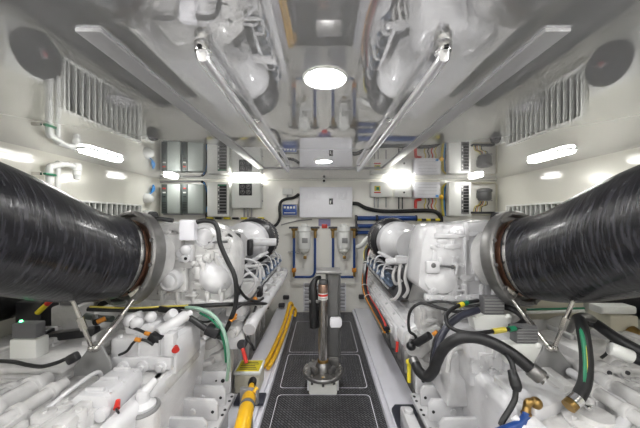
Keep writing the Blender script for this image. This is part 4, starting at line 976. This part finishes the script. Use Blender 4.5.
q = at(67, 317, 1.62); tag(MB(1, 'cast_white').box((q.x, 1.66, .73), (.16, .12, .145), .015).box((q.x, 1.65, .82), (.10, .06, .05), .012, m='grey_box').build('filter_head'), 'cream block with a grey cap under the left hose', 'filter')
cable('tray_cable', 'green-black bundle left of the loom under the left hose', 'cable', pz((86, 316, 1.6), (98, 318, 1.58), (112, 319, 1.56)), .018, 'dark_green', 10)
q = at(97, 322, 1.5); tag(MB(1, 'orange').cyl(q, q + Vector((.03, .02, .012)), .013, n=12).cyl(q, q + Vector((-.04, .04, .01)), .02, n=12, m='black').build('cable_plug'), 'orange plug on a black boot between the left support rods', 'plug')

# ================================================================ right cables and hoses
t = thing('coolant_hose', 'thick black hose arching over the right gearbox', 'hose', at(470, 345, 1.25))
pts = pz((415.5, 364, 1.36), (419, 371, 1.31), (426.5, 376.5, 1.27), (433, 371, 1.25), (437, 361, 1.24), (443, 349.5, 1.22), (452, 341.5, 1.2), (463, 337.5, 1.18), (478, 338, 1.16), (493, 343, 1.14), (507, 350.5, 1.12), (519, 359, 1.1), (531, 369, 1.08))
MB(1, 'rubber').tube(pts, .0235, 18).build('hose_body', t)
MB(1, 'dull_steel').cyl(at(530, 368.4, 1.082), at(542, 378, 1.06), .029, n=20, bev=.004).cyl(at(541, 377, 1.062), at(546, 381, 1.05), .02, n=14).build('end_sleeve', t)
MB(1, 'dull_steel').cyl(at(412.5, 358.5, 1.38), at(416.5, 366, 1.35), .024, n=18, bev=.004).build('end_sleeve', t)
q = at(409, 362, 1.4); tag(MB(1, 'label_yellow').cyl(q + Vector((0, 0, -.10)), q, .010, n=10).ball(q, .016).build('dipstick'), 'yellow-topped dipstick beside the near end of the thick black hose', 'dipstick')
cable('engine_cable', 'second black cable rising behind the thick arching hose', 'cable', pz((434, 362, 1.32), (437, 350, 1.34), (441, 337, 1.36), (449, 325, 1.38), (462, 315.5, 1.4), (478, 310, 1.42)), .017, 'navy_rubber', 12)
t = thing('banded_cable', 'thin black cable looping round with yellow and green bands', 'cable', at(450, 315, 1.3))
pts = pz((478, 300.5, 1.48), (470, 302, 1.46), (460, 305, 1.42), (450, 310.5, 1.38), (446, 317.5, 1.34), (449, 326, 1.30), (460, 331.5, 1.26), (475, 333.5, 1.25), (492, 331.5, 1.26), (506, 329.5, 1.27), (522, 328, 1.28))
MB(1, 'rubber').tube(pts, .0095, 12).build('cable_body', t)
for (p, q_, c) in (((459, 305.6, 1.418), (463, 304, 1.43), 'label_yellow'), ((463.5, 303.8, 1.432), (467, 302.7, 1.448), 'green'), ((493, 331.4, 1.26), (505, 329.6, 1.27), 'wire_yellow'), ((509, 329.2, 1.272), (515, 328.5, 1.276), 'green')):
    MB(1, c).cyl(at(*p), at(*q_), .0125, n=14).build('colour_band', t)
t = thing('branch_cable', 'black taped cable dropping from the arching hose towards the blue hose', 'cable', at(510, 390, 1.0))
MB(1, 'rubber').tube(pz((497, 347.5, 1.17), (505, 353, 1.12), (511, 361, 1.08), (514, 372, 1.06), (515.5, 385, 1.04), (515, 398, 1.03), (510, 409, 1.02), (503, 420, 1.01), (501, 425, 1.0)), .010, 12).build('cable_body', t)
MB(1, 'black').tube(pz((511.5, 370, 1.065), (514, 378, 1.05), (516, 386, 1.04), (516, 391, 1.035)), [.014, .019, .02, .013], 12).build('tape_joint', t)
cable('engine_cable', 'thin black cable hanging in an S down the right bank cover', 'cable', pz((470, 311, 1.50), (455, 311.5, 1.53), (440, 308, 1.56), (427, 304, 1.59), (419, 303.5, 1.6), (411, 310, 1.62), (408.5, 320, 1.63), (409.5, 331, 1.62), (414.5, 335, 1.61), (416, 339, 1.61), (411, 343, 1.62)), .0085, 'rubber', 8)
q = at(411, 346, 1.62); tag(MB(1, 'black').ball(q, (.028, .028, .026)).cyl(q, q + Vector((.03, .08, -.01)), .02).build('cable_plug'), 'round black plug at the foot of the S-shaped cable on the right', 'plug')
q = at(430, 335, 1.55); tag(MB(1, 'black').cyl(q, q + Vector((-.06, .05, -.07)), .022, n=14, bev=.004).cyl(q + Vector((.01, -.02, .01)), q + Vector((.03, -.03, .03)), .012, n=12, m='orange').build('sensor_plug'), 'black sensor with an orange plug behind the arching hose', 'sensor')
# multi-coloured loom by right engine's far end
t = thing('loom', 'bundle of coloured wires hanging by the right engine far end', 'wires', at(365, 270, 3.0))
base = ((369, 246, 3.1), (366, 252, 3.1), (366, 263, 3.05), (364.5, 276, 2.95), (364.5, 287, 2.8), (368, 298, 2.6), (374, 308, 2.4), (382, 321, 2.15), (387, 330, 2.0))
for k, c in enumerate(('black', 'orange', 'black', 'label_yellow', 'black', 'red', 'black')):
    a = 2 * math.pi * k / 6 if k else 0; r = 0 if k == 0 else .022
    MB(1, c).tube([at(*q) + Vector((r * math.cos(a + i * .35), r * .6 * math.sin(a + i * .35), r * math.sin(a + i * .35))) for i, q in enumerate(base)], .024 if k == 0 else .007, 8).build('wire', t)
for i in (2, 4, 5): MB(1, 'box_white').ring(at(*base[i]), Vector(at(*base[i + 1])) - Vector(at(*base[i - 1])), .034, .004, 18, 6).build('cable_tie', t)
cable('white_hose', 'white hoses looping out of the right air filter to the wall', 'hose', pz((372, 236, 3.2), (366, 240, 3.25), (362, 245, 3.3), (358, 247, 3.4)), .03, 'pvc', 12)
cable('engine_cable', 'black cable along the flange seam under the right turbo housing', 'cable', pz((424, 304, 1.6), (438, 301.5, 1.58), (452, 303, 1.55), (466, 306, 1.5), (480, 305, 1.48)), .007, 'rubber', 8)
cable('engine_cable', 'black cable lying behind the two arching cables on the right', 'cable', pz((431, 366, 1.4), (433, 350, 1.45), (436, 338, 1.5), (444, 328, 1.52), (452, 318, 1.52), (462, 312, 1.5)), .010, 'rubber', 8)
cable('steel_line', 'pale thin pipe curving beside the second black cable', 'pipe', pz((447, 372, 1.33), (449, 358, 1.34), (454, 350, 1.34), (462, 348, 1.33)), .010, 'cast_white', 10)
# grey connector boxes
def conn(px0, px1, py0, py1, d, wx0, wx1, wy, label):
    a, b = at(px0, py0, d), at(px1, py1, d)
    t = thing('connector_box', label, 'connector box', ((a.x + b.x) / 2, d, b.z - .06), 'grey-topped connector boxes')
    MB(1, 'grey_box').bb(a.x, b.x, d, d + .05, b.z, a.z, .005).build('top', t)
    for k in range(5): MB(1, 'grey_plate').bb(a.x + .004, b.x - .004, d - .003, d + .001, b.z + (a.z - b.z) * (.12 + .17 * k), b.z + (a.z - b.z) * (.2 + .17 * k), .001, seg=1).build('rib', t)
    w0, w1 = at(wx0, py1, d), at(wx1, wy, d)
    bs = MB(1, 'box_white').prism([(w0.x, w0.z - .012), (w0.x + .02, w0.z), (w1.x - .02, w0.z), (w1.x, w0.z - .012), (w1.x - .015, w1.z), (w0.x + .015, w1.z)], 'y', d - .01, d + .055, .005)
    bs.build('base', t)
    for xx in (w0.x + .018, w1.x - .018): MB(1, 'box_white').ball((xx, d - .008, w0.z - .004), .013).build('corner_screw', t)
conn(484, 505, 297, 315, 1.44, 472, 511, 332, 'grey-topped connector box beside the right flange')
conn(516.5, 538.5, 327, 344, 1.27, 503, 541, 364, 'grey-topped connector box nearer the right support plate')
cable('box_cable', 'black cable curling right out of the upper grey-topped box', 'cable', pz((505, 307, 1.48), (512, 309, 1.45), (520, 314, 1.42), (524, 320, 1.4), (519, 325, 1.38), (510, 327, 1.38)), .016, 'rubber', 10)
# green-striped hose
t = thing('striped_hose', 'black hose with a green stripe standing on the right gearbox', 'hose', at(573, 405, 1.0))
pts = pz((578, 319, 1.20), (580.5, 321.5, 1.16), (583, 332, 1.12), (585.5, 348, 1.09), (586.5, 365, 1.06), (585, 382, 1.03), (580, 394, 1.01), (574, 402, 1.0))
MB(1, 'rubber').tube(pts, .0215, 18).build('hose_body', t)
MB(1, 'green').tube([p + Vector((-.0155, -.0125, 0)) for p in pts], .0085, 10).build('green_stripe', t)
MB(1, 'label_yellow').tube([p + Vector((-.0165, -.0205, 0)) for p in pts[2:6]], .0018, 6).build('lettering_line', t)
a, b = at(577.5, 398, 1.004), at(570, 405, .995); ax_ = (b - a).normalized()
MB(1, 'bright_steel').cyl(a, a + ax_ * .028, .0245, n=22).build('hose_clamp', t)
MB(1, 'brass').cyl(a + ax_ * .03, a + ax_ * .05, .022, n=20).build('hose_barb', t)
MB(1, 'bright_steel').box(a + Vector((.03, -.01, -.03)), (.02, .02, .02), .004).build('clamp_screw', t)
cable('top_hose', 'black hose running right from the green-striped hose to the frame edge', 'hose', pz((587, 321, 1.26), (596, 324, 1.24), (606, 331, 1.2), (616, 338, 1.16), (628, 345, 1.12), (645, 354, 1.08)), .022, 'rubber', 14)
cable('hose_bow', 'steel-grey bent pipe over the top of the green-striped hose', 'pipe', pz((569, 330, 1.28), (574, 322, 1.25), (580, 316.5, 1.23), (588, 317, 1.23), (594, 321, 1.25)), .016, 'dull_steel', 12)
cable('white_rail', 'white pipe with black clips along the right engine outboard side', 'pipe', pz((527, 312.5, 1.72), (545, 312, 1.72), (565, 311.5, 1.72), (584, 311, 1.72)), .010, 'box_white', 10)
cable('green_line', 'thin green pipe above the white pipe on the right', 'pipe', pz((527, 309.5, 1.73), (545, 309, 1.73), (565, 308.6, 1.73), (584, 308.2, 1.73)), .007, 'green', 8)
q = at(556, 322, 1.76); tag(MB(1, 'cream').box((q.x, 1.80, .745), (.40, .03, .17), .008).build('side_panel'), 'beige panel under the white pipe right of the upper grey-topped box', 'panel')
cable('drop_cable', 'thin black cable curving under the black hose with a yellow plug', 'cable', pz((612, 338, 1.2), (611, 345, 1.2), (607, 353, 1.2), (601, 358, 1.2)), .006, 'rubber', 8)
q = at(610.5, 337.5, 1.195); tag(MB(1, 'orange').cyl(q + Vector((-.008, 0, .008)), q + Vector((.01, 0, -.006)), .01, n=12).build('cable_plug'), 'small orange plug under the black hose on the right', 'plug')
q = at(622, 353, 1.1); tag(MB(1, 'pvc').cyl(q + Vector((-.03, .02, .01)), q + Vector((.03, -.01, -.012)), .026, n=18, bev=.005).cyl(q + Vector((.025, -.008, -.01)), q + Vector((.05, -.02, -.02)), .02, n=16, m='black').build('pipe_end'), 'white pipe stub with a black mouth under the black hose at right', 'pipe')
q = at(612, 318, 1.6); tag(MB(1, 'cream').box((q.x, 1.60, .72), (.16, .14, .11), .015).box((q.x - .02, 1.58, .80), (.2, .08, .045), .012, m='box_white').cyl((q.x + .02, 1.52, .70), (q.x + .02, 1.47, .68), .03, m='brass').build('pump'), 'cream pump with a brass nose under the right exhaust hose', 'pump')
# brass elbow with blue hose
t = thing('blue_hose', 'blue hose on a brass elbow at the bottom right', 'hose', at(525, 425, .93))
MB(1, 'blue').tube(pz((526, 414.5, 1.01), (525, 419, 1.0), (520, 424, .99), (511, 428, .98), (498, 433, .97)), .0155, 14).build('hose_body', t)
MB(1, 'brass').tube(pz((526, 415, 1.01), (527, 407, 1.02), (528.5, 402.5, 1.02), (534, 402, 1.02), (538, 404, 1.02)), .0135, 12).ball(at(536, 403, 1.02), .021).ring(at(526.2, 413.5, 1.01), (0, 0, 1), .014, .004, 18, 6).build('elbow', t)
# ================================================================ camera, world, view
cd = bpy.data.cameras.new('camera'); co = bpy.data.objects.new('camera', cd); C.objects.link(co)
co.location = (0, 0, CZ); co.rotation_euler = (R(90), 0, 0)
cd.sensor_width = 36; cd.lens = F / 640 * 36; cd.clip_start = .02
cd.shift_x = (320 - CX) / 640; cd.shift_y = (CY - 214) / 640
sc = bpy.context.scene; sc.camera = co
w = bpy.data.worlds.new('world'); sc.world = w; w.use_nodes = True
w.node_tree.nodes['Background'].inputs[0].default_value = (.8, .85, .9, 1); w.node_tree.nodes['Background'].inputs[1].default_value = .3
vs = sc.view_settings; vs.view_transform = 'Standard'; vs.look = 'None'; vs.gamma = 1; vs.use_curve_mapping = False; vs.exposure = 3.0
sc.cycles.max_bounces = 14; sc.cycles.diffuse_bounces = 9; sc.cycles.glossy_bounces = 6
